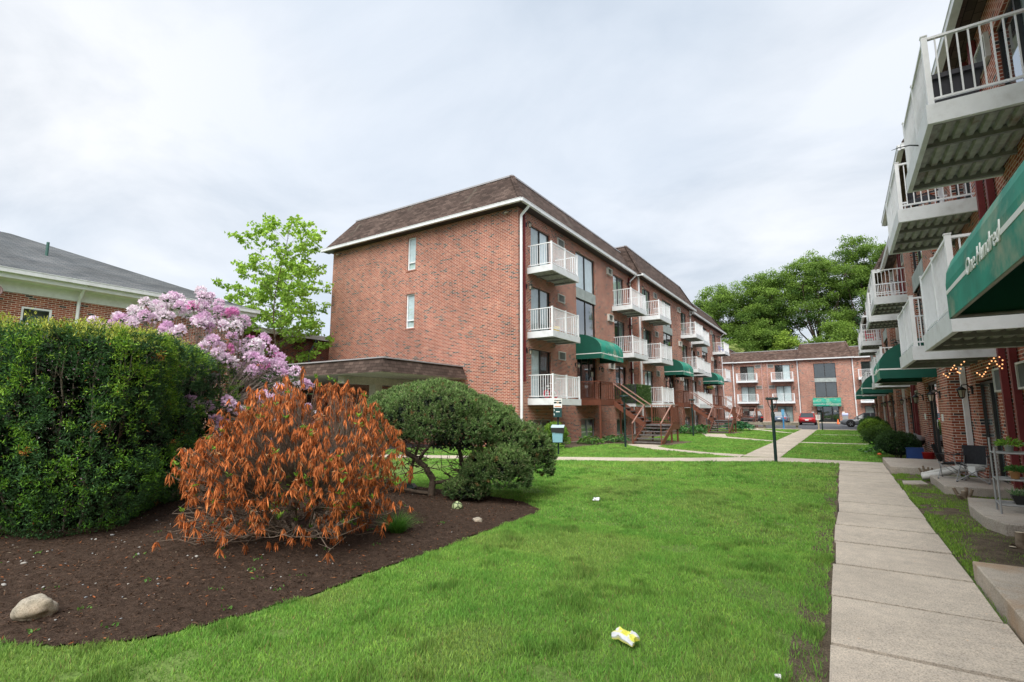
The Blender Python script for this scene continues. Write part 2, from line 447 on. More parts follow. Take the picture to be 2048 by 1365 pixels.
SUN_EL, SUN_AZ = R(50), R(160)      # azimuth clockwise from +Y
w = bpy.data.worlds.new('World'); SC.world = w; w.use_nodes = True
nt = w.node_tree; nt.nodes.clear()
out = nt.nodes.new('ShaderNodeOutputWorld')
sky = N(nt, 'ShaderNodeTexSky', sky_type='NISHITA'); sky.sun_disc = False; sky.sun_elevation = SUN_EL; sky.sun_rotation = SUN_AZ
b1 = N(nt, 'ShaderNodeBackground', i_Strength=.1); nt.links.new(sky.outputs[0], b1.inputs[0])
tc = N(nt, 'ShaderNodeTexCoord'); sep = N(nt, 'ShaderNodeSeparateXYZ'); nt.links.new(tc.outputs['Generated'], sep.inputs[0])
zz = N(nt, 'ShaderNodeMath', operation='ADD'); zz.inputs[1].default_value = .22; nt.links.new(sep.outputs[2], zz.inputs[0])
mxz = N(nt, 'ShaderNodeMath', operation='MAXIMUM'); mxz.inputs[1].default_value = .08; nt.links.new(zz.outputs[0], mxz.inputs[0])
dv = N(nt, 'ShaderNodeVectorMath', operation='DIVIDE'); nt.links.new(tc.outputs['Generated'], dv.inputs[0])
cb = N(nt, 'ShaderNodeCombineXYZ')
for i in range(3): nt.links.new(mxz.outputs[0], cb.inputs[i])
nt.links.new(cb.outputs[0], dv.inputs[1])
mp = N(nt, 'ShaderNodeMapping'); mp.inputs['Location'].default_value = (3.3, 1.2, 0); mp.inputs['Scale'].default_value = (.8, 1., 1); mp.inputs['Rotation'].default_value = (0, 0, R(-30))
nt.links.new(dv.outputs[0], mp.inputs[0])
n1 = N(nt, 'ShaderNodeTexNoise', i_Scale=1.75, i_Detail=8., i_Roughness=.55, i_Distortion=.35); nt.links.new(mp.outputs[0], n1.inputs['Vector'])
cr = ramp(nt, [(.32, (.50, .545, .60)), (.43, (.62, .655, .70)), (.52, (.71, .735, .77)), (.62, (.80, .815, .84))]); nt.links.new(n1.outputs[0], cr.inputs[0])
n2 = N(nt, 'ShaderNodeTexNoise', i_Scale=.45, i_Detail=3., i_Roughness=.5); nt.links.new(mp.outputs[0], n2.inputs['Vector'])
r2 = ramp(nt, [(.42, (.5, .5, .5)), (.58, (0, 0, 0))]); nt.links.new(n2.outputs[0], r2.inputs[0])
cc = mixc(nt, r2.outputs[0], cr.outputs[0], (.55, .64, .76))
b2 = N(nt, 'ShaderNodeBackground', i_Strength=1.38); nt.links.new(cc, b2.inputs[0])
ms = N(nt, 'ShaderNodeMixShader'); ms.inputs[0].default_value = .88
nt.links.new(b1.outputs[0], ms.inputs[1]); nt.links.new(b2.outputs[0], ms.inputs[2]); nt.links.new(ms.outputs[0], out.inputs[0])
sd = bpy.data.lights.new('sun', 'SUN'); so = bpy.data.objects.new('sun', sd); COL.objects.link(so)
sd.energy = 4.6; sd.angle = R(55); sd.color = (1, .96, .90)
sdir = Vector((math.sin(SUN_AZ) * math.cos(SUN_EL), math.cos(SUN_AZ) * math.cos(SUN_EL), math.sin(SUN_EL)))
so.rotation_euler = sdir.to_track_quat('Z', 'Y').to_euler(); so.location = (10, -10, 30)

# ------------------------------------------------------------------ ground
def ground_mat():
    m, nt, out = newmat('lawn_ground')
    tc = N(nt, 'ShaderNodeTexCoord')
    def nz(s, d=5., r_=.6, sc=None):
        n = N(nt, 'ShaderNodeTexNoise', i_Scale=s, i_Detail=d, i_Roughness=r_)
        nt.links.new(tc.outputs['Object'], n.inputs['Vector']); return n
    a = nz(.45); b = nz(30., 4., .75)
    r1 = ramp(nt, [(.3, (.11, .18, .05)), (.55, (.16, .25, .07)), (.75, (.22, .31, .10))]); nt.links.new(a.outputs[0], r1.inputs[0])
    r2 = ramp(nt, [(.3, (.55, .55, .5)), (.65, (1.25, 1.25, 1.15))]); nt.links.new(b.outputs[0], r2.inputs[0])
    c = mixc(nt, 1., r1.outputs[0], r2.outputs[0], 'MULTIPLY')
    d = nz(1.3, 6., .7); r3 = ramp(nt, [(.66, (0, 0, 0)), (.76, (.7, .7, .7))]); nt.links.new(d.outputs[0], r3.inputs[0])
    c = mixc(nt, r3.outputs[0], c, (.17, .13, .07))
    sp = N(nt, 'ShaderNodeVectorMath', operation='LENGTH'); nt.links.new(tc.outputs['Object'], sp.inputs[0])
    mr = N(nt, 'ShaderNodeMapRange'); mr.inputs[1].default_value = 52; mr.inputs[2].default_value = 70; nt.links.new(sp.outputs['Value'], mr.inputs[0])
    c = mixc(nt, mr.outputs[0], c, (.12, .13, .09))
    bsdf(nt, out, c, .95, 0, .1, b.outputs[0], .8, .03)
    return m
M['lawn'] = ground_mat()
def soil_mat(name, stops, scale=14., b2s=90.):
    m, nt, out = newmat(name)
    tc = N(nt, 'ShaderNodeTexCoord')
    a = N(nt, 'ShaderNodeTexNoise', i_Scale=scale, i_Detail=8., i_Roughness=.75); nt.links.new(tc.outputs['Object'], a.inputs['Vector'])
    r1 = ramp(nt, stops); nt.links.new(a.outputs[0], r1.inputs[0])
    b = N(nt, 'ShaderNodeTexNoise', i_Scale=b2s, i_Detail=4., i_Roughness=.7); nt.links.new(tc.outputs['Object'], b.inputs['Vector'])
    r2 = ramp(nt, [(.35, (.5, .5, .5)), (.7, (1.5, 1.5, 1.5))]); nt.links.new(b.outputs[0], r2.inputs[0])
    c = mixc(nt, 1., r1.outputs[0], r2.outputs[0], 'MULTIPLY')
    bsdf(nt, out, c, .98, 0, .1, b.outputs[0], .9, .02)
    return m
M['mulch'] = soil_mat('mulch', [(.3, (.040, .027, .020)), (.55, (.080, .054, .040)), (.75, (.15, .10, .075))])
M['soil'] = soil_mat('bare_soil', [(.3, (.08, .06, .042)), (.5, (.15, .12, .085)), (.7, (.24, .19, .135))], 5.)
M['asphalt'] = soil_mat('asphalt', [(.3, (.10, .105, .115)), (.7, (.15, .155, .165))], 1.5, 60.)

g = MB(); g.face([(-600, -400, 0), (600, -400, 0), (600, 1200, 0), (-600, 1200, 0)])
tag(g.build('ground', M['lawn']), kind='structure')

BED = [(-13.5, -1.5), (-8, -.9), (-6.4, .55), (-5.6, 1.02), (-5.04, 1.27), (-4.55, 1.52), (-4.25, 1.86), (-4.08, 2.5), (-4.02, 3.0), (-4.05, 3.5), (-4.05, 4.2), (-4.09, 5.0),
       (-4.16, 6.24), (-4.16, 7.1), (-4.28, 7.5), (-4.85, 7.95), (-6.0, 8.2), (-7.6, 8.3), (-9.5, 8.4), (-12.5, 8.0), (-15, 6)]
def inside(x, y, poly):
    r_ = np.zeros(x.shape, bool); n = len(poly)
    for i in range(n):
        x1, y1 = poly[i]; x2, y2 = poly[(i + 1) % n]
        c = ((y1 > y) != (y2 > y)) & (x < (x2 - x1) * (y - y1) / (y2 - y1 + 1e-12) + x1)
        r_ ^= c
    return r_
def dist_poly(x, y, poly):
    d = np.full(x.shape, 1e9)
    for i in range(len(poly)):
        ax, ay = poly[i]; bx, by = poly[(i + 1) % len(poly)]
        L2 = (bx - ax) ** 2 + (by - ay) ** 2; t = np.clip(((x - ax) * (bx - ax) + (y - ay) * (by - ay)) / L2, 0, 1)
        d = np.minimum(d, np.hypot(x - ax - t * (bx - ax), y - ay - t * (by - ay)))
    return d
def bedz(x, y):
    d = dist_poly(x, y, BED)
    return .004 + .10 * np.clip(d / 1.6, 0, 1) + .035 * vnoise(x * 2.3, y * 2.3, seed=3) * np.clip(d * 3, 0, 1) + .014 * vnoise(x * 17, y * 17, seed=5)
def grid_patch(name, poly, zf, step, mat):
    xs = [p[0] for p in poly]; ys = [p[1] for p in poly]
    gx = np.arange(min(xs), max(xs) + step, step); gy = np.arange(min(ys), max(ys) + step, step)
    X, Y = np.meshgrid(gx, gy); Z = zf(X, Y); nx = X.shape[1]
    V = np.stack([X, Y, Z], -1).reshape(-1, 3)
    i, j = np.meshgrid(np.arange(X.shape[0] - 1), np.arange(nx - 1), indexing='ij')
    a = (i * nx + j).ravel(); F = np.stack([a, a + 1, a + nx + 1, a + nx], 1)
    cx_, cy_ = V[F][:, :, 0].mean(1), V[F][:, :, 1].mean(1)
    F = F[inside(cx_, cy_, poly)]
    used = np.unique(F); mp_ = np.zeros(len(V), int); mp_[used] = np.arange(len(used))
    return np_mesh(name, V[used], mp_[F], mat, None, smooth=True)
tag(grid_patch('mulch_bed', BED, bedz, .06, M['mulch']), kind='structure')
STRIP = [(.93, -1), (2.66, -1), (2.66, 57), (1.0, 57), (.93, 22)]
tag(grid_patch('soil_strip', STRIP, lambda x, y: .006 + .05 * vnoise(x * 1.6, y * 1.6, seed=8) * np.clip((x - .93) * 3, 0, 1) + .01 * vnoise(x * 15, y * 15, seed=9), .08, M['soil']), kind='structure')
# planting strip along the foot of the middle building
STRIP2 = [(-11.8, 18.6), (-10.3, 18.7), (-10.0, 22.5), (-9.6, 24.2), (-6.9, 24.4), (-6.6, 27.8), (-9.8, 28.8), (-9.9, 38.6), (-6.6, 39.0), (-6.4, 43), (-9.8, 44), (-9.6, 54), (-6.6, 54), (-6.4, 58), (-9.5, 62), (-11.8, 66)]
tag(grid_patch('planting_strip', STRIP2, lambda x, y: .005 + .03 * vnoise(x * 2, y * 2, seed=12), .15, M['soil']), kind='structure')

# sidewalk slabs
sw = MB(); y = -1.2; random.seed(5)
while y < 18.7:
    L = 1.10
    dz = random.uniform(-.006, .006); dx = random.uniform(-.012, .012); t = random.uniform(-.004, .004)
    e1, e2, e3, e4 = (random.uniform(-.01, .012) for _ in range(4)); a, b, c_, d = (-.18 + dx + e1, y + .024 + e2 * .4), (.91 + dx + e2, y + .024 + e3 * .4), (.91 + dx + e3, y + L - .024), (-.18 + dx + e4, y + L - .024)
    zt = [.032 + dz, .032 + dz + t, .032 - dz * .5 + t, .032 - dz * .5]
    P = [a, b, c_, d]
    sw.face([(p[0], p[1], z) for p, z in zip(P, zt)])
    for i in range(4):
        p, q = P[i], P[(i + 1) % 4]
        sw.face([(p[0], p[1], -.05), (q[0], q[1], -.05), (q[0], q[1], zt[(i + 1) % 4]), (p[0], p[1], zt[i])])
    y += L
tag(sw.build('sidewalk', M['concrete']), kind='structure')
jt = MB(); jt.face([(-.185, -1.2, .004), (.915, -1.2, .004), (.915, 18.75, .004), (-.185, 18.75, .004)])
tag(jt.build('sidewalk_bedding', soil_mat('joint_dirt', [(.3, (.012, .010, .008)), (.7, (.035, .028, .022))])), kind='structure')
we = MB(); we.face([(-.42, -1, .003), (-.186, -1, .003), (-.186, 18.7, .003), (-.42, 18.7, .003)]); tag(we.build('worn_lawn_edge', M['soil']), kind='structure')
def path_poly(name, poly, z=.022):
    mb = MB(); mb.prism(poly, -.05, z); return tag(mb.build(name, M['concrete']), kind='structure')
CROSS = [(-.4, 18.72), (.93, 18.72), (.93, 19.75), (-1.9, 20.02), (-3.15, 19.35), (-4.2, 18.45), (-5.9, 17.35), (-8.7, 16.0), (-15, 13.2), (-15, 12.1), (-8.3, 15.0), (-5.74, 16.2), (-3.9, 17.25), (-2.6, 18.1), (-1.6, 18.55)]
path_poly('cross_path', CROSS[::1])
PSTAIR = [(-8.75, 24.6), (-8.75, 23.7), (-6.9, 21.6), (-5.0, 20.6), (-3.9, 19.9), (-3.13, 19.4), (-3.13, 20.7), (-4.4, 21.0), (-6.3, 22.2), (-7.2, 23.4), (-7.2, 24.6)]
path_poly('stair_path', PSTAIR, .018)
fp = MB(); y = 20.05
while y < 51:
    fp.box(-3.1, y + .01, -.05, -1.93, y + 1.19, .024 + random.uniform(-.004, .004)); y += 1.2
tag(fp.build('far_path', M['concrete']), kind='structure')
for nm, pl in (('branch_path', [(-1.93, 29.9), (.95, 29.9), (.95, 30.7), (-1.93, 30.7)]), ('branch_path', [(-1.93, 40.3), (1.0, 40.9), (1.0, 41.6), (-1.93, 41.0)]),
               ('branch_path', [(-3.1, 31.2), (-6.2, 34.6), (-7.0, 38.4), (-8.6, 38.4), (-7.4, 34.2), (-3.1, 30.2)]), ('branch_path', [(-3.1, 43), (-7, 52), (-8.4, 52), (-3.1, 41.8)])):
    path_poly(nm, pl, .016)
lot = MB(); lot.face([(-60, 51.6, .008), (40, 51.6, .008), (40, 79.6, .008), (-60, 79.6, .008)])
tag(lot.build('parking_lot', M['asphalt']), kind='structure')
apron = MB(); apron.box(-60, 50.9, -.1, -3.1, 51.6, .07); apron.box(-1.93, 50.9, -.1, 12, 51.6, .07); apron.box(-3.1, 51.0, -.1, -1.93, 51.6, .02)
apron.box(-60, 79.6, -.1, 40, 81.5, .13)
dw = MB(); dw.face([(-40, 11.2, .006), (-13.5, 11.2, .006), (-13.5, 18.86, .006), (-40, 18.86, .006)]); tag(dw.build('driveway', M['asphalt']), kind='structure')
tag(apron.build('kerb', M['concrete']), kind='structure')

# ------------------------------------------------------------------ building pieces (local frame: wall plane y=0, outward = -y)
def wall(mb, u0, u1, z0, z1, holes, y=0., depth=.16, m=0):
    us = sorted({u0, u1, *[min(max(h[k], u0), u1) for h in holes for k in (0, 1)]}); zs = sorted({z0, z1, *[min(max(h[k], z0), z1) for h in holes for k in (2, 3)]})
    for i in range(len(us) - 1):
        for j in range(len(zs) - 1):
            cu, cz = (us[i] + us[i + 1]) / 2, (zs[j] + zs[j + 1]) / 2
            if any(h[0] < cu < h[1] and h[2] < cz < h[3] for h in holes): continue
            mb.face([(us[i], y, zs[j]), (us[i + 1], y, zs[j]), (us[i + 1], y, zs[j + 1]), (us[i], y, zs[j + 1])], m)
    for a, b, c_, d in holes:
        for q in (((a, y, c_), (a, y + depth, c_), (a, y + depth, d), (a, y, d)), ((b, y, d), (b, y + depth, d), (b, y + depth, c_), (b, y, c_)),
                  ((a, y, d), (a, y + depth, d), (b, y + depth, d), (b, y, d)), ((b, y, c_), (b, y + depth, c_), (a, y + depth, c_), (a, y, c_))):
            mb.face(q, m)

def mk_slider(w_, h_, style, frame='bronze'):
    """sliding glass door, origin bottom centre on the wall plane"""
    def f():
        mb = MB(); t = .05; y0, y1 = .08, .13
        mb.box(-w_ / 2, y0, 0, -w_ / 2 + t, y1, h_); mb.box(w_ / 2 - t, y0, 0, w_ / 2, y1, h_)
        mb.box(-w_ / 2 + t, y0, h_ - t, w_ / 2 - t, y1, h_); mb.box(-w_ / 2 + t, y0, 0, w_ / 2 - t, y1, t)
        mb.box(-.035, y0 - .01, t, .035, y1 - .002, h_ - t)
        d = mb.build('sliding_door', M[frame])
        for s in (-1, 1):
            p = MB(); x0, x1 = (-w_ / 2 + t, -.035) if s < 0 else (.035, w_ / 2 - t)
            p.face([(x0, y0 + .03, t), (x1, y0 + .03, t), (x1, y0 + .03, h_ - t), (x0, y0 + .03, h_ - t)])
            p.build('glass_pane', M['glass'], d)
        for s in (-1, 1):
            c_ = MB(); kind = style[0 if s < 0 else 1]
            x0, x1 = (-w_ / 2, 0) if s < 0 else (0.001, w_ / 2); n = 16
            for k in range(n):
                a = x0 + (x1 - x0) * k / n; b = x0 + (x1 - x0) * (k + 1) / n; dd = .025 if kind != 'd' else 0
                c_.face([(a, .15 + dd * (k % 2), 0), (b, .15 + dd * ((k + 1) % 2), 0), (b, .15 + dd * ((k + 1) % 2), h_), (a, .15 + dd * (k % 2), h_)])
            c_.build('curtain', M[{'c': 'curtain', 'b': 'blind', 'd': 'room'}[kind]], d)  # where nothing hangs, the unlit room is painted as a dark sheet
        return d
    return f
def mk_window(w_, h_, mull=1, frame='bronze', style='b', glass='glass_teal', rail=None):
    def f():
        mb = MB(); t = .06; y0, y1 = .07, .13
        mb.box(-w_ / 2, y0, 0, -w_ / 2 + t, y1, h_); mb.box(w_ / 2 - t, y0, 0, w_ / 2, y1, h_)
        mb.box(-w_ / 2 + t, y0, h_ - t, w_ / 2 - t, y1, h_); mb.box(-w_ / 2 + t, y0, 0, w_ / 2 - t, y1, t)
        for k in range(mull):
            x = -w_ / 2 + w_ * (k + 1) / (mull + 1); mb.box(x - .035, y0 - .005, t, x + .035, y1 - .002, h_ - t)
        if rail: mb.box(-w_ / 2 + t, y0 - .004, rail - .03, w_ / 2 - t, y1 - .003, rail + .03)
        d = mb.build('window', M[frame])
        p = MB(); p.face([(-w_ / 2 + t, y0 + .03, t), (w_ / 2 - t, y0 + .03, t), (w_ / 2 - t, y0 + .03, h_ - t), (-w_ / 2 + t, y0 + .03, h_ - t)])
        p.build('pane', M[glass], d)
        yb_ = .15 if style == 'c' else .3; c_ = MB(); c_.face([(-w_ / 2, yb_, 0), (w_ / 2, yb_, 0), (w_ / 2, yb_, h_), (-w_ / 2, yb_, h_)])
        c_.build('window_backing', M[{'c': 'curtain', 'b': 'blind', 'd': 'room'}[style]], d)
        return d
    return f
def mk_entry(w_, h_):
    def f():
        mb = MB(); t = .07; y0, y1 = .10, .17
        mb.box(-w_ / 2, y0, 0, -w_ / 2 + t, y1, h_); mb.box(w_ / 2 - t, y0, 0, w_ / 2, y1, h_)
        mb.box(-w_ / 2 + t, y0, h_ - t, w_ / 2 - t, y1, h_)
        for x in (-.55, .5): mb.box(x - .05, y0 - .004, 0, x + .05, y1, h_ - t)
        mb.box(-.5, y0 - .003, h_ - .32, .45, y1 - .002, h_ - .25)
        mb.box(-.5, y0, 0, .45, y1 - .001, .22); mb.box(-w_ / 2 + t, y0, 0, -.6, y1, .12); mb.box(.55, y0, 0, w_ / 2 - t, y1, .12)
        d = mb.build('entrance_door', M['bronze'])
        p = MB(); p.face([(-w_ / 2 + t, y0 + .03, .05), (w_ / 2 - t, y0 + .03, .05), (w_ / 2 - t, y0 + .03, h_ - t), (-w_ / 2 + t, y0 + .03, h_ - t)])
        p.build('glass_pane', M['glass_teal'], d)
        h2 = MB(); h2.tube([(.36, y0 - .01, .95), (.36, y0 - .06, .97), (.36, y0 - .06, 1.23), (.36, y0 - .01, 1.25)], .012, 6); h2.build('door_handle', M['chrome'], d)
        c_ = MB(); c_.face([(-w_ / 2, .6, 0), (w_ / 2, .6, 0), (w_ / 2, .6, h_), (-w_ / 2, .6, h_)]); c_.build('hall_backing', M['room'], d)
        nb = MB(); nb.box(.72, y0 - .006, 1.35, .98, y0 - .001, 1.65); nb.build('paper_notice', M['letter'], d)
        return d
    return f
def mk_balcony(w_=2.78, p=1.32, fine=True):
    """origin: wall plane, slab top centre"""
    def f():
        mb = MB(); h = .29; t = .07
        mb.box(-w_ / 2, -p, -h, w_ / 2, -p + t, 0); mb.box(-w_ / 2, -p + t, -h, -w_ / 2 + t, 0, -.0005); mb.box(w_ / 2 - t, -p + t, -h, w_ / 2, 0, -.0005)
        mb.box(-w_ / 2 + t, -p + t, -.04, w_ / 2 - t, 0, -.003)
        d = mb.build('balcony', M['fascia'])
        u = MB(); n = 14
        n = 8
        for k in range(n):
            a = -p + t + (p - t) * k / n; b = a + (p - t) / n; q = (b - a) / 8
            for y0, z0, y1, z1 in ((a, -.16, a + q, -.22), (a + q, -.22, a + 5 * q, -.22), (a + 5 * q, -.22, a + 6 * q, -.16), (a + 6 * q, -.16, b, -.16)):
                u.face([(-w_ / 2 + t, y0, z0), (-w_ / 2 + t, y1, z1), (w_ / 2 - t, y1, z1), (w_ / 2 - t, y0, z0)])
        u.build('deck_underside', M['deck'], d)
        c_ = MB()
        for xx in (-w_ / 2 + t + .04, -w_ * .17, w_ * .17, w_ / 2 - t - .04):
            c_ = MB(); c_.box(xx - .03, -p + t, -h + .012, xx + .03, 0, -.17); c_.build('deck_beam', M['deckbeam'], d)
        r_ = MB(); x = w_ / 2 - .06; yf = -p + .07
        def bars(a, b, nb):
            a, b = Vector(a), Vector(b)
            r_.beam(a + Vector((0, 0, 1.03)), b + Vector((0, 0, 1.03)), .05, .035); r_.beam(a + Vector((0, 0, .09)), b + Vector((0, 0, .09)), .04, .03)
            for k in range(1, nb):
                q = a.lerp(b, k / nb); r_.box(q.x - .0095, q.y - .0095, .1, q.x + .0095, q.y + .0095, 1.015, skip='tb')
        bars((-x, yf, 0), (0, yf, 0), 12); bars((0, yf, 0), (x, yf, 0), 12); bars((-x, yf, 0), (-x, -.03, 0), 10); bars((x, yf, 0), (x, -.03, 0), 10)
        r_.build('railing', M['white'], d)
        for px_, py_ in ((-x, yf), (0, yf), (x, yf)):
            s = .035 if px_ else .028
            q = MB(); q.box(px_ - s, py_ - s, 0, px_ + s, py_ + s, 1.07); q.box(px_ - s - .008, py_ - s - .008, 1.07, px_ + s + .008, py_ + s + .008, 1.085); q.build('railing_post', M['white'], d)
        return d
    return f
def mk_ac(w_=.72, h_=.42, proj=.07):
    def f():
        mb = MB(); t = .035
        mb.box(-w_ / 2, -proj, -h_ / 2, -w_ / 2 + t, .02, h_ / 2); mb.box(w_ / 2 - t, -proj, -h_ / 2, w_ / 2, .02, h_ / 2)
        mb.box(-w_ / 2 + t, -proj, h_ / 2 - t, w_ / 2 - t, .02, h_ / 2); mb.box(-w_ / 2 + t, -proj, -h_ / 2, w_ / 2 - t, .02, -h_ / 2 + t)
        d = mb.build('air_conditioner', M['acwhite'])
        g_ = MB(); g_.face([(-w_ / 2 + t, -.02, -h_ / 2 + t), (w_ / 2 - t, -.02, -h_ / 2 + t), (w_ / 2 - t, -.02, h_ / 2 - t), (-w_ / 2 + t, -.02, h_ / 2 - t)])
        n = 11
        for k in range(n):
            x = -w_ / 2 + t + (w_ - 2 * t) * (k + .5) / n; g_.box(x - .008, -.05, -h_ / 2 + t, x + .008, -.02, h_ / 2 - t)
        g_.build('grille', M['acgrill'], d)
        return d
    return f
def mk_lamp():
    mb = MB(); mb.box(-.05, -.03, -.10, .05, 0, .10)
    mb.tube([(0, -.02, .03), (0, -.10, .13), (0, -.19, .12), (0, -.21, .06)], .014, 6)
    mb.lathe([(0, .09), (.03, .08), (.095, .02), (.10, 0), (.085, -.005)], 8, c=(0, -.21, 0)); mb.lathe([(.05, -.17), (.035, -.19), (0, -.215)], 8, c=(0, -.21, 0))
    for k in range(6):
        a = k * 1.0472; mb.beam((.083 * math.cos(a), -.21 + .083 * math.sin(a), 0), (.05 * math.cos(a), -.21 + .05 * math.sin(a), -.175), .010, .010)
    d = mb.build('wall_lamp', M['black'])
    g_ = MB(); g_.lathe([(.078, -.002), (.047, -.172)], 6, c=(0, -.21, 0), sm=False); g_.build('lamp_glass', M['lampglass'], d)
    return d
def text_obj(s, size, mat, parent, loc, rot, shear=.35, ext=.004):
    cu = bpy.data.curves.new('t', 'FONT'); cu.body = s; cu.size = size; cu.align_x = 'CENTER'; cu.align_y = 'CENTER'; cu.shear = shear; cu.extrude = ext; cu.offset = 0; cu.resolution_u = 3
    o = bpy.data.objects.new('t', cu); COL.objects.link(o); bpy.context.view_layer.update()
    me = bpy.data.meshes.new_from_object(o.evaluated_get(bpy.context.evaluated_depsgraph_get()))
    bpy.data.objects.remove(o); bpy.data.curves.remove(cu)
    me.name = 'lettering'; me.materials.clear(); me.materials.append(mat)
    t = bpy.data.objects.new('lettering', me); link(t, parent, loc); t.rotation_euler = rot
    return t
def mk_awning(w_=3.15, p=1.6, z0=0, zv=.48, zt=1.35, text=None):
    """origin: wall plane centre, z of the valance bottom"""
    mb = MB(); n = 10; x = w_ / 2
    prof = [(-p, 0), (-p, zv)] + [(-p * math.cos(k / n * math.pi / 2), zv + (zt - zv) * math.sin(k / n * math.pi / 2)) for k in range(1, n + 1)]
    for (a, b), (c_, d) in zip(prof, prof[1:]):
        nseg = 6
        for s in range(nseg):
            xa, xb = -x + w_ * s / nseg, -x + w_ * (s + 1) / nseg
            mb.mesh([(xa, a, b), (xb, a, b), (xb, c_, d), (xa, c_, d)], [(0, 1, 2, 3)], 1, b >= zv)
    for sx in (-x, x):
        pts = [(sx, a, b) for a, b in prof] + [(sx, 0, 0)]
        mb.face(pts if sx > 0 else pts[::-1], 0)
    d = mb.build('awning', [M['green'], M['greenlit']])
    s = MB(); zs = .27; hs = .02
    gap = 0 if text is None else (len(text) * .074 + .12)
    if gap:
        s2 = MB(); s2.box(-x, -p - .004, zs - hs, -gap / 2, -p - .001, zs + hs); s2.build('stripe', M['letter'], d); s2 = MB(); s2.box(-x - .004, -p - .004, zs - hs, -x - .001, 0, zs + hs); s2.build('stripe', M['letter'], d); s.box(gap / 2, -p - .004, zs - hs, x, -p - .001, zs + hs)
    else: s.box(-x, -p - .004, zs - hs, x, -p - .001, zs + hs)
    if not gap: s.box(-x - .004, -p - .004, zs - hs, -x - .001, 0, zs + hs)
    s.box(x + .001, -p - .004, zs - hs, x + .004, 0, zs + hs)
    s.build('stripe', M['letter'], d)
    if text: text_obj(text, .20, M['letter'], d, (0, -p - .006, zs + .01), (R(90), 0, 0))
    fr = MB(); fr.tube([(-x + .03, -.01, .02), (-x + .03, -p + .03, .02), (x - .03, -p + .03, .02), (x - .03, -.01, .02)], .02, 6); fr.build('awning_frame', M['alu'], d)
    return d
def mansard(name, parent, u0, u1, y0, y1, z0, z1, il, ir, if_, ib, mat, cap=True, trim=True):
    mb = MB(); a = [(u0, y0, z0), (u1, y0, z0), (u1, y1, z0), (u0, y1, z0)]; b = [(u0 + il, y0 + if_, z1), (u1 - ir, y0 + if_, z1), (u1 - ir, y1 - ib, z1), (u0 + il, y1 - ib, z1)]
    for i in range(4):
        j = (i + 1) % 4; mb.face([a[i], a[j], b[j], b[i]])
    mb.face([(x, y, z + .001) for x, y, z in b])
    mb.face([(x, y, z) for x, y, z in a[::-1]])
    r_ = mb.build(name, mat, parent)
    if trim:
        t = MB()
        for i in range(4):
            p_, q = Vector(b[i]), Vector(b[(i + 1) % 4]); t.beam(p_ + Vector((0, 0, .03)), q + Vector((0, 0, .03)), .09, .08)
        t.build('roof_edge_trim', M['trim'], r_)
    if cap:
        c_ = MB()
        for i in (0, 1):
            if (il if i == 0 else ir) < .05: continue
            p_, q = Vector(a[i]), Vector(b[i]); L = (q - p_).length; n = int(L / .16); d = (q - p_).normalized()
            for k in range(n):
                s_ = p_ + d * (k * L / n); e = p_ + d * ((k + 1.15) * L / n)
                c_.beam(s_ + Vector((0, 0, .035)), e + Vector((0, 0, .012)), .24, .025, up=(0, 0, 1))
        c_.build('hip_cap', mat, r_)
    return r_
def gutter(mb, pts):
    for a, b in zip(pts, pts[1:]):
        mb.beam((a[0], a[1], a[2] - .07), (b[0], b[1], b[2] - .07), .13, .14)
        mb.beam((a[0], a[1], a[2] + .006), (b[0], b[1], b[2] + .006), .155, .02)
# ------------------------------------------------------------------ middle brick building
MID = empty('apartment_building', 'long red brick apartment building with brown mansard roof and brown outdoor staircases, in the middle', 'apartment building', (-11.8, 18.87, 0), R(90))
OFFS = [(0, 0), (14.86, -.4), (29.9, 0)]; SEGE = [14.86, 29.9, 46.6]
mw = MB(); DEP = 12.85
for (m0, dy), e in zip(OFFS, SEGE):
    H = []
    for c_ in (2.1, 12.5):
        for zb, zt in ((2.16, 4.45), (5.16, 7.42), (8.17, 10.38)): H.append((m0 + c_ - .95, m0 + c_ + .95, zb, zt))
    H += [(m0 + 6.0, m0 + 8.6, 5.2, 7.78), (m0 + 6.0, m0 + 8.6, 8.36, 10.42), (m0 + 6.0, m0 + 8.6, 2.16, 4.6)]
    H += [(m0 + 1.2, m0 + 3.1, .15, 1.2), (m0 + 6.35, m0 + 8.2, .15, 1.2), (m0 + 11.5, m0 + 13.3, .12, 1.1)]
    wall(mw, m0 + .001, e, 0, 10.9, H, dy)
# step returns
mw.face([(14.861, 0, 0), (14.861, -.4, 0), (14.861, -.4, 10.9), (14.861, 0, 10.9)][::-1]); mw.face([(29.9, 0, 0), (29.9, -.4, 0), (29.9, -.4, 10.9), (29.9, 0, 10.9)])
WE = [(5.30, 7.80), (8.52, 10.35)]
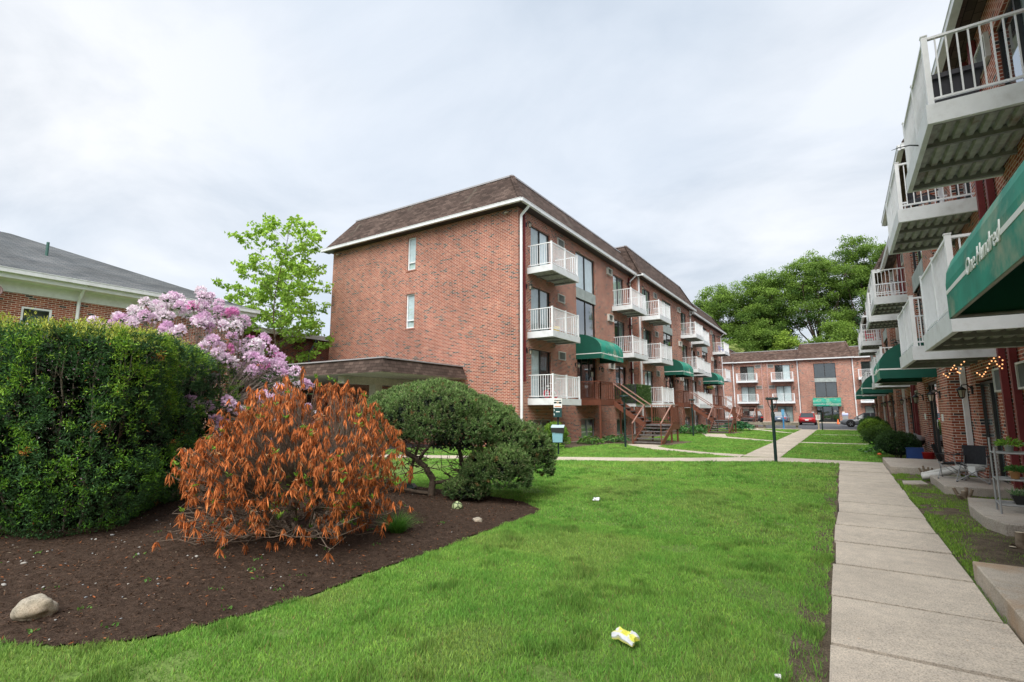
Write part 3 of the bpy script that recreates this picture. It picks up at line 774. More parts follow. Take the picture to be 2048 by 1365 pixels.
# end facade (u=0 plane), two narrow windows at local y 7.9
ew = MB(); HE = [(-6.84, -6.26, 5.8, 7.6), (-6.84, -6.26, 8.87, 10.62)]
wall(ew, -DEP, 0, 0, 10.9, HE, 0, .16)
E_ = ew.build('end_wall', M['brick'], MID, (0, 0, 0), R(-90))
mw.face([(0, DEP, 0), (46.6, DEP, 0), (46.6, DEP, 10.9), (0, DEP, 10.9)][::-1]); mw.face([(46.6, 0, 0), (46.6, DEP, 0), (46.6, DEP, 10.9), (46.6, 0, 10.9)])
mw.build('front_wall', M['brick'], MID)
for zb, zt in ((5.8, 7.6), (8.87, 10.62)):
    place(('nw', round(zt - zb, 2)), mk_window(.58, zt - zb, 0, 'white', 'c', 'glass', .42), MID, (0, 6.55, zb), R(-90))
    ln = MB(); ln.box(-.38, -.006, 0, .38, .02, .2); ln.build('lintel', M['brick_up'], MID, (0, 6.55, zt), R(-90))
    sl = MB(); sl.box(-.37, -.03, -.07, .37, .03, 0); sl.build('window_sill', M['brick_up'], MID, (0, 6.55, zb), R(-90))
base = MB(); base.box(.02, -.05, -.1, 14.8, .0, .07); base.box(14.9, -.45, -.1, 29.86, -.4, .07); base.box(29.94, -.05, -.1, 46.6, 0, .07); base.build('foundation', M['patio'], MID)
styles = ['bc', 'bd', 'cd', 'cb', 'db', 'dd', 'cc', 'bb', 'dc']
si = 0; names_awn = ['Twelve Hundred', 'Eleven Hundred', 'Ten Hundred']
for k, (m0, dy) in enumerate(OFFS):
    for j, c_ in enumerate((2.1, 12.5)):
        for fl, (zb, zt) in enumerate(((2.16, 4.45), (5.16, 7.42), (8.17, 10.38))):
            st = {(0, 0, 2): 'bc', (0, 0, 1): 'bb', (0, 0, 0): 'cd', (0, 1, 2): 'cb', (0, 1, 1): 'db', (0, 1, 0): 'dd'}.get((k, j, fl), styles[(si * 5 + 3) % 9]); si += 1
            place(('sl', st, round(zt - zb, 1)), mk_slider(1.9, round(zt - zb, 1), st), MID, (m0 + c_, dy, zb + .005))
            place('bal', mk_balcony(), MID, (m0 + (2.2 if j == 0 else 12.65), dy - .002, zb))
            u = m0 + (4.18 if j == 0 else 10.78)
            place('ac' if j == 0 else 'ac2', mk_ac() if j == 0 else mk_ac(.72, .42, .14), MID, (u, dy, zt - .08))
            place('lamp', mk_lamp, MID, (m0 + (.72 if j == 0 else 14.1), dy, zt - .15))
    place('tw1', mk_window(2.6, 2.06, 1, 'bronze', 'c', 'glass'), MID, (m0 + 7.3, dy, 8.36))
    place('tw2', mk_window(2.6, 2.58, 1, 'bronze', 'd', 'glass_teal'), MID, (m0 + 7.3, dy, 5.2))
    pn = MB(); pn.box(m0 + 6.0, dy - .02, 7.78, m0 + 8.6, dy + .05, 8.36); pn.build('window_panel', M['blind'], MID)
    place('entry', mk_entry(2.6, 2.42), MID, (m0 + 7.3, dy, 2.17))
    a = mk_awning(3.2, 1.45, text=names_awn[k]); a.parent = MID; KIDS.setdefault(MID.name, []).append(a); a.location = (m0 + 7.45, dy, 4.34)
    for u in (5.75, 8.95): place('lamp', mk_lamp, MID, (m0 + u, dy, 4.05))
    for u, w_, h_ in ((2.15, 1.9, 1.05), (7.27, 1.85, 1.05), (12.4, 1.8, .98)):
        place(('bw', w_), mk_window(w_, h_, 1, 'alu', 'b', 'glass'), MID, (m0 + u, dy, .152 if h_ > 1 else .122))
# roofs
mansard('mansard_roof', MID, -.45, 15.6, -.45, DEP + .45, 10.95, 12.89, 1.3, 0, 1.3, 1.3, M['shingle'])
mansard('mansard_roof', MID, 14.6, 30.6, -.85, DEP + .4, 10.951, 13.33, .75, .75, 1.3, 1.3, M['shingle'])
mansard('mansard_roof', MID, 30.0, 47.2, -.45, DEP + .45, 10.95, 12.89, 0, 1.3, 1.3, 1.3, M['shingle'])
gm = MB(); gutter(gm, [(-.5, DEP + .5, 10.99), (-.5, -.5, 10.99), (14.7, -.5, 10.99), (14.7, -.9, 10.99), (30.1, -.9, 10.99), (30.1, -.5, 10.99), (47.2, -.5, 10.99)]); gm.build('gutter', M['gutter'], MID)
def downpipe(par, u, y, z0, z1, mat, yo=None, r=.055, name='downpipe'):
    mb = MB()
    if yo is not None: mb.tube([(u, yo, z1), (u, yo + .04, z1 - .12), (u, y - .1, z1 - .42), (u, y - .09, z1 - .6), (u, y - .09, z0)], r, 8)
    else: mb.box(u - r, y - .12, z0, u + r, y - .02, z1)
    return mb.build(name, mat, par)
downpipe(MID, .14, 0, .1, 10.9, M['white'], -.5, .065)
downpipe(MID, 14.45, 0, .1, 10.9, M['white'], -.5); downpipe(MID, 15.15, -.4, .1, 10.9, M['white'], None, .05)
downpipe(MID, 30.5, 0, .1, 10.9, M['white'], -.5); downpipe(MID, 29.6, -.4, .1, 10.9, M['white'], None, .05); downpipe(MID, 45.9, 0, .1, 10.9, M['white'], -.5)
downpipe(MID, .46, 0, 2.9, 10.7, M['redpipe'], None, .03, 'conduit'); downpipe(MID, 14.3, 0, 2.9, 10.7, M['redpipe'], None, .03, 'conduit')
for yy in (.55, 12.3):
    fl = MB(); fl.box(-.1, yy - .05, 10.62, 0, yy + .05, 10.72); fl.lathe([(.03, -.12), (.09, -.18), (.10, -.22), (0, -.22)], 10, c=(-.14, yy, 10.82)); fl.build('floodlight', M['lampglass'], MID)
sf = MB(); sf.box(-.44, -.44, 10.86, 0, DEP + .44, 10.9); sf.box(0, -.44, 10.86, 14.7, 0, 10.9); sf.build('soffit', M['bronze'], MID)

# ------------------------------------------------------------------ outdoor staircases of the middle building
def staircase(m0, dy, label):
    ox, oy = m0, dy
    root = empty('outdoor_staircase', label, 'staircase', (-11.8 - dy, 18.87 + m0, 0), R(90), 'brown steel staircases in front of the brick building')
    # local: u along building, y outward negative
    L = MB(); L.box(5.73, -1.4, 2.06, 8.63, -.02, 2.14); L.build('landing', M['brown'], root)
    for bx_ in ((5.70, -1.44, 1.9, 5.73, -.02, 2.2), (5.731, -1.44, 1.9, 7.43, -1.4, 2.2), (8.63, -1.44, 1.9, 8.66, -.02, 2.2)):
        f = MB(); f.box(*bx_); f.build('landing_edge_beam', M['brown'], root)
    L = MB(); L.box(7.43, -4.5, .84, 8.63, -3.1, .92); L.build('lower_landing', M['tread'], root)
    f = MB(); f.box(7.46, -4.54, .68, 8.66, -4.5, .96); f.build('landing_edge_beam', M['brown'], root); f = MB(); f.box(8.63, -4.5, .68, 8.66, -3.1, .96); f.build('landing_edge_beam', M['brown'], root)
    # upper flight outward along -y
    for u in (7.43, 8.61):
        s = MB(); s.face([(u, -1.4, 2.2), (u, -3.15, .98), (u, -3.15, .68), (u, -1.4, 1.9)]); s.face([(u + .03, -1.4, 2.2), (u + .03, -1.4, 1.9), (u + .03, -3.15, .68), (u + .03, -3.15, .98)])
        s.face([(u, -1.4, 2.2), (u + .03, -1.4, 2.2), (u + .03, -3.15, .98), (u, -3.15, .98)]); s.face([(u, -1.4, 1.9), (u, -3.15, .68), (u + .03, -3.15, .68), (u + .03, -1.4, 1.9)]); s.build('stringer', M['brown'], root)
    n = 6
    for i in range(n):
        yy = -1.4 - 1.72 * (i + .5) / n; zz = 2.14 - (i + 1) * 1.22 / (n + 1)
        t = MB(); t.box(7.47, yy - .13, zz - .04, 8.6, yy + .13, zz); t.build('step', M['tread'], root)
    # lower flight towards -u
    x0, x1 = 7.43, 5.55
    for yy in (-3.12, -4.5):
        s = MB(); a = [(x0, .96), (x1 - .1, .10), (x1 - .1, -.03), (x1 + .2, -.03), (x0, .68)]
        for q in (yy, yy - .035): s.face([(p[0], q, p[1]) for p in (a if q == yy else a[::-1])])
        for p, q in zip(a, a[1:] + a[:1]): s.face([(p[0], yy, p[1]), (p[0], yy - .035, p[1]), (q[0], yy - .035, q[1]), (q[0], yy, q[1])])
        s.build('stringer', M['brown'], root)
    n = 5
    for i in range(n):
        uu = x0 - (x0 - x1) * (i + .5) / n; zz = .92 - (i + 1) * .92 / (n + .8)
        t = MB(); t.box(uu - .15, -4.49, zz - .045, uu + .15, -3.13, zz); t.build('step', M['tread'], root)
    # posts
    for u, y, z1 in ((5.76, -1.37, 2.0), (8.6, -1.37, 2.0), (8.6, -4.46, .8), (7.46, -4.46, .8), (8.6, -3.14, .8)):
        p = MB(); p.box(u - .04, y - .04, -.05, u + .04, y + .04, z1); p.build('support_post', M['brown'], root)
    # railings
    def rail(pts, picket, mat_top='brownrail', picks='brown', full=False):
        top = MB(); b = MB()
        for p, q in zip(pts, pts[1:]):
            p, q = Vector(p), Vector(q); top.beam(p + Vector((0, 0, .98)), q + Vector((0, 0, .98)), .045, .045)
            k = max(1, int((q - p).length / picket)); b.beam(p + Vector((0, 0, .1)), q + Vector((0, 0, .1)), .03, .03)
            for i in range(k + 1):
                c_ = p.lerp(q, i / k); s = .02 if i in (0, k) else .009; b.box(c_.x - s, c_.y - s, c_.z - .05, c_.x + s, c_.y + s, c_.z + .96)
        top.build('handrail', M[mat_top], root); b.build('railing', M[picks], root)
    rail([(5.75, -.06, 2.15), (5.75, -1.4, 2.15)], .07, 'brown'); rail([(5.75, -1.4, 2.15), (7.4, -1.4, 2.15)], .12, 'brown'); rail([(8.63, -.06, 2.15), (8.63, -1.4, 2.15)], .12, 'brown')
    def slope(p, q, n=2):
        top = MB(); p, q = Vector(p), Vector(q); top.beam(p + Vector((0, 0, .95)), q + Vector((0, 0, .95)), .05, .05)
        b = MB()
        for i in range(n + 1):
            c_ = p.lerp(q, i / n); b.box(c_.x - .02, c_.y - .02, c_.z - .1, c_.x + .02, c_.y + .02, c_.z + .94)
        top.build('handrail', M['brownrail'], root); b.build('railing', M['brown'], root)
    slope((7.45, -1.4, 2.15), (7.45, -3.12, .95), 1); slope((8.62, -1.4, 2.15), (8.62, -3.12, .95), 1)
    slope((7.4, -3.12, .95), (5.5, -3.12, .05), 1); slope((7.4, -4.52, .95), (5.5, -4.52, .05), 1)
    rail([(8.63, -3.14, .93), (8.63, -4.5, .93)], .12); rail([(7.46, -4.52, .93), (8.63, -4.52, .93)], .12)
    return root
staircase(*OFFS[0], 'nearest brown steel staircase with worn grey treads, at the first green awning')
staircase(*OFFS[1], 'second brown steel staircase, at the middle of the three awnings')
staircase(*OFFS[2], 'farthest brown steel staircase, next to the parking lot')

# ------------------------------------------------------------------ generic walk-out building (right one and the far one)
def type_b(name, label, loc, rz, L, bays, pairs, depth, brick, shingle, pipemat, texts, far, zo=0.):
    root = empty(name, label, 'apartment building', loc, rz)
    mb = MB(); H = []
    fz = [(.1, 2.3), (2.95, 5.1), (5.95, 8.1)]
    for pc in pairs:
        for s in (-1, 1):
            for zb, zt in fz: H.append((pc + s * 2.3 - .95, pc + s * 2.3 + .95, zb, zt))
    ivs = []; u = 0.
    for b in sorted(bays):
        ivs.append((u, b - 3.0)); u = b + 3.0
    ivs.append((u, L))
    for a, b in ivs:
        if b > a: wall(mb, a, b, 0, 8.7, [h for h in H if a < h[0] and h[1] < b], 0, .18)
    yb = -.35
    for b in bays:
        wall(mb, b - 3.05, b + 3.05, 0, 8.7, [(b - 1.27, b + 1.27, .1, 2.5), (b - 1.27, b + 1.27, 3.45, 5.5), (b - 1.27, b + 1.27, 6.05, 8.05)], yb, .3)
        for s in (-1, 1):
            q = [(b + s * 3.05, yb, 0), (b + s * 3.05, .02, 0), (b + s * 3.05, .02, 8.7), (b + s * 3.05, yb, 8.7)]
            mb.face(q if s > 0 else q[::-1])
    mb.face([(0, 0, 0), (0, depth, 0), (0, depth, 8.7), (0, 0, 8.7)][::-1]); mb.face([(L, 0, 0), (L, depth, 0), (L, depth, 8.7), (L, 0, 8.7)])
    mb.face([(0, depth, 0), (L, depth, 0), (L, depth, 8.7), (0, depth, 8.7)][::-1])
    mb.build('wall', M[brick], root)
    q = 0
    for pc in pairs:
        for s in (-1, 1):
            c_ = pc + s * 2.3
            for fl, (zb, zt) in enumerate(fz):
                st = ['bd', 'dc', 'cb', 'bb', 'db', 'cc'][(q * 7 + fl) % 6]; q += 1
                place(('slb', st), mk_slider(1.9, 2.15, st), root, (c_, 0, zb + .004))
                if fl: place('bal', mk_balcony(), root, (pc + s * 2.28, -.002, zb))
                place('acn', mk_ac(.78, .46), root, (pc + s * .82, 0, zt - .1))
                place('lamp', mk_lamp, root, (pc + s * 3.6, 0, zt - .2))
            downpipe(root, pc + s * .36, 0, .1 if far else .05, 8.6, M[pipemat], None, .055, 'conduit')
    for i, b in enumerate(bays):
        place('btw1', mk_window(2.54, 2.0, 1, 'bronze', 'd', 'glass_teal'), root, (b, yb, 6.05)); place('btw2', mk_window(2.54, 2.05, 1, 'bronze', 'd', 'glass_teal'), root, (b, yb, 3.45))
        pn = MB(); pn.box(b - 1.27, yb - .02, 5.5, b + 1.27, yb + .05, 6.05); pn.build('window_panel', M['blind'], root)
        place('bentry', mk_entry(2.54, 2.38), root, (b, yb, .11))
        a = mk_awning(3.2, 1.3, text=texts[i], zv=.36, zt=1.15); a.parent = root; KIDS.setdefault(root.name, []).append(a); a.location = (b, yb - .001, 2.34 + zo)
        for s in (-1, 1):
            place('lamp', mk_lamp, root, (b + s * 1.75, yb, 2.05))
            downpipe(root, b + s * 3.22, 0, .05, 8.6, M['white'], None, .065)
            ns = MB(); ns.box(b + s * 1.75 - .14, yb - .012, 1.32, b + s * 1.75 + .14, yb - .002, 1.52); ns.build('number_plate', M['letter'], root)
    mansard('mansard_roof', root, -.4, L + .4, -.4, depth + .4, 8.7, 10.2, .9, .9, .95, .95, M[shingle])
    for b in bays: mansard('raised_mansard_roof', root, b - 3.4, b + 3.4, -.75, depth * .8, 8.701, 10.9, .75, .75, 1.1, .9, M[shingle], cap=True)
    g_ = MB(); pts = [(-.4, -.45, 8.74)]
    for b in sorted(bays): pts += [(b - 3.4, -.45, 8.74), (b - 3.4, -.8, 8.74), (b + 3.4, -.8, 8.74), (b + 3.4, -.45, 8.74)]
    pts.append((L + .4, -.45, 8.74)); gutter(g_, pts); g_.build('gutter', M['gutter'], root)
    return root
RB = type_b('apartment_building', 'red brick apartment building along the right edge, seen from below its balconies', (2.65, 58, 0), R(-90), 66, [52.8, 38.0, 23.2, 8.4], [45.4, 30.6, 15.8], 12, 'brick', 'shingle', 'redpipe', ['One Hundred', 'Two Hundred', 'Three Hundred', 'Two Hundred'], False, .2)
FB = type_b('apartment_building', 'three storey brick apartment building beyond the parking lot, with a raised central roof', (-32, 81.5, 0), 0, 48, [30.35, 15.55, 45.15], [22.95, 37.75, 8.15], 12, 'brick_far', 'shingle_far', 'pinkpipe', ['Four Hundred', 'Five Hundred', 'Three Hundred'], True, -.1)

# ------------------------------------------------------------------ left single storey hall
HL = empty('brick_hall', 'single storey brick hall with white eaves and grey hipped roof, at the left edge', 'building', (-22.5, -6, 0), R(90))
Lh = 18.3
hw = MB(); WX = [(-6 + 11.17 - 0, )]
wu0, wu1 = 11.17, 11.88
wall(hw, -10, Lh, 0, 5.5, [(wu0 - .02, wu1 + .05, 4.42, 5.03)], 0, .15); hw.face([(Lh, 0, 0), (Lh, 14, 0), (Lh, 14, 5.5), (Lh, 0, 5.5)]); hw.build('wall', M['brick'], HL)
place('hallwin', mk_window(.78, .6, 0, 'white', 'b', 'glass_teal'), HL, ((wu0 + wu1) / 2 + .015, -.06, 4.425))
fc = MB(); fc.box(-10, -.03, 5.44, Lh + .03, 0, 5.80); fc.box(-10, -.5, 5.80, Lh + .5, 0, 5.86); fc.box(-10, -.55, 5.80, Lh + .55, -.5, 6.03); fc.box(Lh + .5, -.5, 5.80, Lh + .55, 14, 6.03); fc.build('eaves_fascia', M['white'], HL)
gg = MB(); gutter(gg, [(-10, -.62, 6.09), (Lh + .6, -.62, 6.09), (Lh + .6, 14, 6.09)]); gg.build('gutter', M['gutter'], HL)
rf = MB(); e0 = [(-10, -.6, 6.08), (Lh + .6, -.6, 6.08), (Lh + .6, 14.6, 6.08), (-10, 14.6, 6.08)]; rdg = [(-10, 7, 9.15), (Lh - 6.2, 7, 9.15)]
rf.face([e0[0], e0[1], rdg[1], rdg[0]]); rf.face([e0[1], e0[2], rdg[1]]); rf.face([e0[2], e0[3], rdg[0], rdg[1]]); rf.build('hip_roof', M['shingle_grey'], HL)
dp = MB(); dp.tube([(12.6, -.6, 6.1), (12.6, -.58, 5.95), (12.6, -.1, 5.5), (12.6, -.08, 5.3), (12.6, -.08, .1)], .055, 8); dp.build('downpipe', M['white'], HL)
vp = MB(); vp.tube([(12.4, 3.2, 7.3), (12.4, 3.2, 8.15)], .05, 8); vp.build('vent_pipe', plain('green_vent', (.05, .13, .11), .5), HL)
fl = MB(); fl.lathe([(.03, -.16), (.12, -.12), (.2, 0), (.21, .05), (.17, .05), (.1, -.05), (0, -.08)], 16); fl.box(-.06, -.06, -.5, .06, .06, -.14); fo = fl.build('floodlight', plain('brown_floodlight', (.16, .10, .09), .45), HL, (10.35, -.55, 5.3)); fo.rotation_euler = (R(75), 0, R(-20))
# recessed wing between hall and middle building
WG = empty('brick_wing', 'dark brick wing with flat white edged roof, between the hall and the tall brick building', 'building', (-26.3, 13.3, 0), R(90))
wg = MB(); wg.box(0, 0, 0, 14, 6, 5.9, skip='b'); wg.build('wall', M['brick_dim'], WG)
wr = MB(); wr.box(-.3, -.4, 5.92, 14.3, 6.4, 6.02); wr.build('roof', M['shingle_grey'], WG)
wf = MB(); wf.box(-.3, -.45, 5.78, 14.3, -.4, 6.04); wf.build('roof_edge', M['gutter'], WG)
wd = MB(); wd.tube([(5.6, -.42, 5.8), (5.6, -.3, 5.6), (5.4, -.1, 5.0), (5.4, -.08, .1)], .05, 8); wd.build('downpipe', plain('teal_downpipe', (.10, .16, .16), .5), WG)

# ------------------------------------------------------------------ carport canopy
CP = empty('entrance_canopy', 'low flat canopy with brown shingled edge on a concrete post, against the brick end wall', 'canopy', (-14.5, 13.5, 0))
cf = MB()   # fascia ring: splayed shingle faces
X0, X1, Y0, Y1 = -12, 0, 0, 5.2
for a, b, c_, d in (((X0, Y0), (X1, Y0), (X1 - .22, Y0 + .22), (X0, Y0 + .22)), ((X1, Y0), (X1, Y1), (X1 - .22, Y1), (X1 - .22, Y0 + .22))):
    cf.face([(*a, 3.08), (*b, 3.08), (*c_, 3.62), (*d, 3.62)])
cf.face([(X0, Y0 + .22, 3.62), (X1 - .22, Y0 + .22, 3.62), (X1 - .22, Y1, 3.62), (X0, Y1, 3.62)]); cf.face([(X1, Y1, 3.08), (X1 - .22, Y1, 3.62), (X0, Y1, 3.62), (X0, Y1, 3.08)])
cf.build('shingled_edge', M['shingle'], CP)
ct = MB(); ct.beam((X0, Y0 + .2, 3.65), (X1 - .2, Y0 + .2, 3.65), .1, .05); ct.beam((X1 - .2, Y0 + .2, 3.65), (X1 - .2, Y1, 3.65), .1, .05); ct.build('edge_trim', M['trim'], CP)
cs = MB(); cs.box(X0, Y0 + .03, 3.06, X1 - .03, Y1, 3.1); cs.build('soffit', M['canopyconc'], CP)
cbm = MB(); cbm.box(-3.1, .5, 2.74, -2.72, 5.2, 3.055); cbm.build('concrete_beam', M['canopyconc'], CP); cbm = MB(); cbm.box(-12, .9, 2.85, -8, 1.2, 3.055); cbm.build('concrete_beam', M['canopyconc'], CP)
for x in (-3.12, -9.5):
    cpst = MB(); cpst.box(x, 2.2, 0, x + .4, 2.6, 2.74 if x > -5 else 3.05); cpst.build('concrete_post', M['canopyconc'], CP)
cl = MB(); cl.box(-2.6, 4.4, 2.86, -.7, 4.55, 2.95); cl.build('tube_light_casing', M['acwhite'], CP)
# ------------------------------------------------------------------ grass
CAMP = np.array([0., 0.])
def tri_blades(x, y, z0, h, wd, c, lean=.5):
    n = len(x); a = rng.random(n) * 6.283; s = np.stack([np.cos(a), np.sin(a), np.zeros(n)], 1)
    b = rng.random(n) * 6.283; ln = rng.random(n) * lean
    P = np.stack([x, y, z0], 1); tip = P + np.stack([np.cos(b) * ln * h, np.sin(b) * ln * h, h], 1)
    V = np.empty((n, 3, 3)); V[:, 0] = P - s * wd[:, None] / 2; V[:, 1] = P + s * wd[:, None] / 2; V[:, 2] = tip
    Cc = np.empty((n, 3, 3)); Cc[:, 0] = c * .75; Cc[:, 1] = c * .75; Cc[:, 2] = c * 1.12
    return V.reshape(-1, 3), np.arange(n * 3).reshape(n, 3), Cc.reshape(-1, 3)
PATHS = [CROSS, PSTAIR, [(-3.13, 19.3), (-1.9, 19.3), (-1.9, 51), (-3.13, 51)], STRIP2, [(-1.93, 29.9), (.95, 29.9), (.95, 30.7), (-1.93, 30.7)], [(-1.93, 40.3), (1.0, 40.9), (1.0, 41.6), (-1.93, 41.0)],
         [(-3.1, 31.2), (-6.2, 34.6), (-7.0, 38.4), (-8.6, 38.4), (-7.4, 34.2), (-3.1, 30.2)], [(-3.1, 43), (-7, 52), (-8.4, 52), (-3.1, 41.8)]]
def lawn(n, x0, x1, y0, y1, h, wd, dens=None):
    x = rng.uniform(x0, x1, n); y = rng.uniform(y0, y1, n)
    jx = x + .05 * (vnoise(x * 9, y * 9, seed=21) - .5) * 2; jy = y + .05 * (vnoise(x * 9, y * 9, seed=22) - .5) * 2
    k = ~inside(jx, jy, BED)
    edge = -.192 - .06 * np.clip(vnoise(y * 2.3, y * 0, seed=31) - .35, 0, 1) - .03 * vnoise(y * 13, y * 0, seed=32)
    k &= (x < edge) | (y > 18.7)
    for p in PATHS: k &= ~inside(jx, jy, p)
    # only what the camera could see, with a margin
    ang = np.degrees(np.arctan2(-x, y)); k &= (ang < 86) & (ang > -16)
    bare = vnoise(x * 1.1, y * 1.1, seed=41) * .6 + vnoise(x * 3.7, y * 3.7, seed=42) * .4
    near_path = np.clip(1 - np.abs(x + .25) / .5, 0, 1)
    thr = .80 - .10 * near_path
    k &= ~((bare > thr) & (rng.random(n) < .75))
    x, y = x[k], y[k]; n = len(x)
    a = vnoise(x * .8, y * .8, seed=1); b = vnoise(x * 4, y * 4, seed=2); c_ = vnoise(x * 11, y * 11, seed=4)
    t = np.clip(a * .45 + b * .35 + c_ * .35 - .1, 0, 1)
    tuft = np.clip((vnoise(x * 3.1, y * 3.1, seed=6) * .6 + vnoise(x * 8, y * 8, seed=7) * .4 - .60) * 6, 0, 1)
    col = colmix((.36, .62, .12), (.13, .37, .06), t)
    yp = np.clip((vnoise(x * 1.3 + 4, y * 1.3, seed=17) - .60) * 4, 0, 1); col = colmix(col, (.42, .46, .15), yp * .3)
    col = col * (1 - .30 * tuft[:, None])
    dry = rng.random(n) < .035; col[dry] = (.34, .30, .13)
    yl = rng.random(n) < .12; col[yl] = col[yl] * (1.45, 1.2, 1.2)
    col *= rng.uniform(.75, 1.25, (n, 1))
    hh = h * (.55 + .6 * b + .55 * tuft) * rng.uniform(.6, 1.25, n)
    return tri_blades(x, y, np.zeros(n), hh, np.full(n, wd) * rng.uniform(.7, 1.3, n), col, .9)
parts = [lawn(330000, -6.6, -.1, .9, 7.0, .038, .0068), lawn(150000, -9.5, -.1, 6.5, 12.5, .038, .012), lawn(130000, -16, -.1, 12, 20, .045, .022),
         lawn(110000, -11.5, 1.2, 19.5, 34, .045, .035), lawn(60000, -10, 1.2, 34, 50.8, .05, .06)]
tag(np_mesh('lawn_grass', *join(parts)[:2], M['grassblade'], join(parts)[2] if False else None), kind='stuff') if False else None
V_, F_, C_ = join(parts)
tag(np_mesh('lawn_grass', V_, F_, M['grassblade'], C_), kind='stuff')
# patchy grass and weeds on the soil strip on the right
n = 150000; x = rng.uniform(.93, 2.6, n); y = rng.uniform(3.5, 30, n) ** 1.0
n = len(x); q = vnoise(x * 1.7, y * 1.7, seed=51) * .55 + vnoise(x * 6, y * 6, seed=52) * .45
k = (q > .38) & (rng.random(n) < np.clip((q - .34) * 7, 0, 1)) & (rng.random(n) < np.clip(1.5 - (x - .9) * .5, .2, 1)); x, y = x[k], y[k]; n = len(x)
col = colmix((.30, .46, .07), (.14, .28, .05), rng.random(n)) * rng.uniform(.8, 1.25, (n, 1))
tag(np_mesh('strip_grass', *tri_blades(x, y, np.full(n, .01), rng.uniform(.02, .06, n), rng.uniform(.006, .014, n) * (1 + y / 14), col, .9)[:2], M['grassblade'], tri_blades and np.repeat(col, 3, 0)), kind='stuff')
# mulch chips, pebbles, litter leaves
n = 60000; x = rng.uniform(-13, -4, n); y = rng.uniform(-.8, 8.3, n); k = inside(x, y, BED); x, y = x[k], y[k]; n = len(x)
P = np.stack([x, y, bedz(x, y) + .004], 1); D = rdir(n); D[:, 2] *= .25
t = rng.random(n); col = colmix((.035, .022, .015), (.19, .115, .075), t ** 2); o = rng.random(n); col[o < .05] = (.30, .11, .045); col[o > .985] = (.32, .27, .2)
V_, F_, C_ = leaves(P, D, rng.uniform(.008, .05, n), rng.uniform(.004, .015, n), col, up=np.broadcast_to([0, 0, 1.], (n, 3)) + rng.normal(size=(n, 3)) * .4)
tag(np_mesh('mulch_chips', V_, F_, M['dryleaf'], C_), kind='stuff')
def stones(name, P, Rr, col, mat):
    ico_v = nrm(np.array([[0, 0, 1], [.9, 0, .45], [.28, .85, .45], [-.72, .53, .45], [-.72, -.53, .45], [.28, -.85, .45], [.72, .53, -.45], [-.28, .85, -.45], [-.9, 0, -.45], [-.28, -.85, -.45], [.72, -.53, -.45], [0, 0, -1.]]))
    f = np.array([[0, 1, 2], [0, 2, 3], [0, 3, 4], [0, 4, 5], [0, 5, 1], [1, 6, 2], [2, 7, 3], [3, 8, 4], [4, 9, 5], [5, 10, 1], [6, 7, 2], [7, 8, 3], [8, 9, 4], [9, 10, 5], [10, 6, 1], [6, 11, 7], [7, 11, 8], [8, 11, 9], [9, 11, 10], [10, 11, 6]])
    n = len(P); V = ico_v[None] * Rr[:, None, None] * rng.uniform(.6, 1.3, (n, 12, 1)) * rng.uniform(.6, 1.3, (n, 1, 3)) * [1, 1, .6] + P[:, None]
    return tag(np_mesh(name, V.reshape(-1, 3), (f[None] + (np.arange(n) * 12)[:, None, None]).reshape(-1, 3), mat, np.repeat(col, 12, 0), smooth=True), kind='stuff')
n = 520; x = rng.uniform(-10, -4.1, n); y = rng.uniform(.8, 8, n); k = inside(x, y, BED) & (rng.random(n) < np.clip((5.5 - y) / 3, .35, 1)); x, y = x[k], y[k]; n = len(x)
cl = colmix((.22, .24, .26), (.5, .47, .42), rng.random(n)); sz = rng.uniform(.004, .012, n); sz[rng.random(n) < .12] *= 2.3
stones('pebbles', np.stack([x, y, bedz(x, y) + .004], 1), sz, cl, leaf_mat('pebble', 0., .8))
# small weeds in the mulch
n = 46; cx_ = rng.uniform(-7.5, -4.2, n); cy_ = rng.uniform(1.3, 6.2, n); k = inside(cx_, cy_, BED); cx_, cy_ = cx_[k], cy_[k]; n = len(cx_)
P = np.repeat(np.stack([cx_, cy_, bedz(cx_, cy_)], 1), 9, 0) + rng.normal(size=(n * 9, 3)) * [.03, .03, .0]; D = rdir(n * 9); D[:, 2] = np.abs(D[:, 2]) + .4
V_, F_, C_ = leaves(P, D, rng.uniform(.015, .04, n * 9), rng.uniform(.01, .02, n * 9), colmix((.08, .2, .04), (.16, .34, .06), rng.random(n * 9)))
tag(np_mesh('seedling_weeds', V_, F_, M['leaf'], C_), kind='stuff')

def twig_part(segs, mat, parent, name='branches', n=5):
    V_, F_ = tubes(segs, n); return np_mesh(name, V_, F_, mat, None, parent, True)

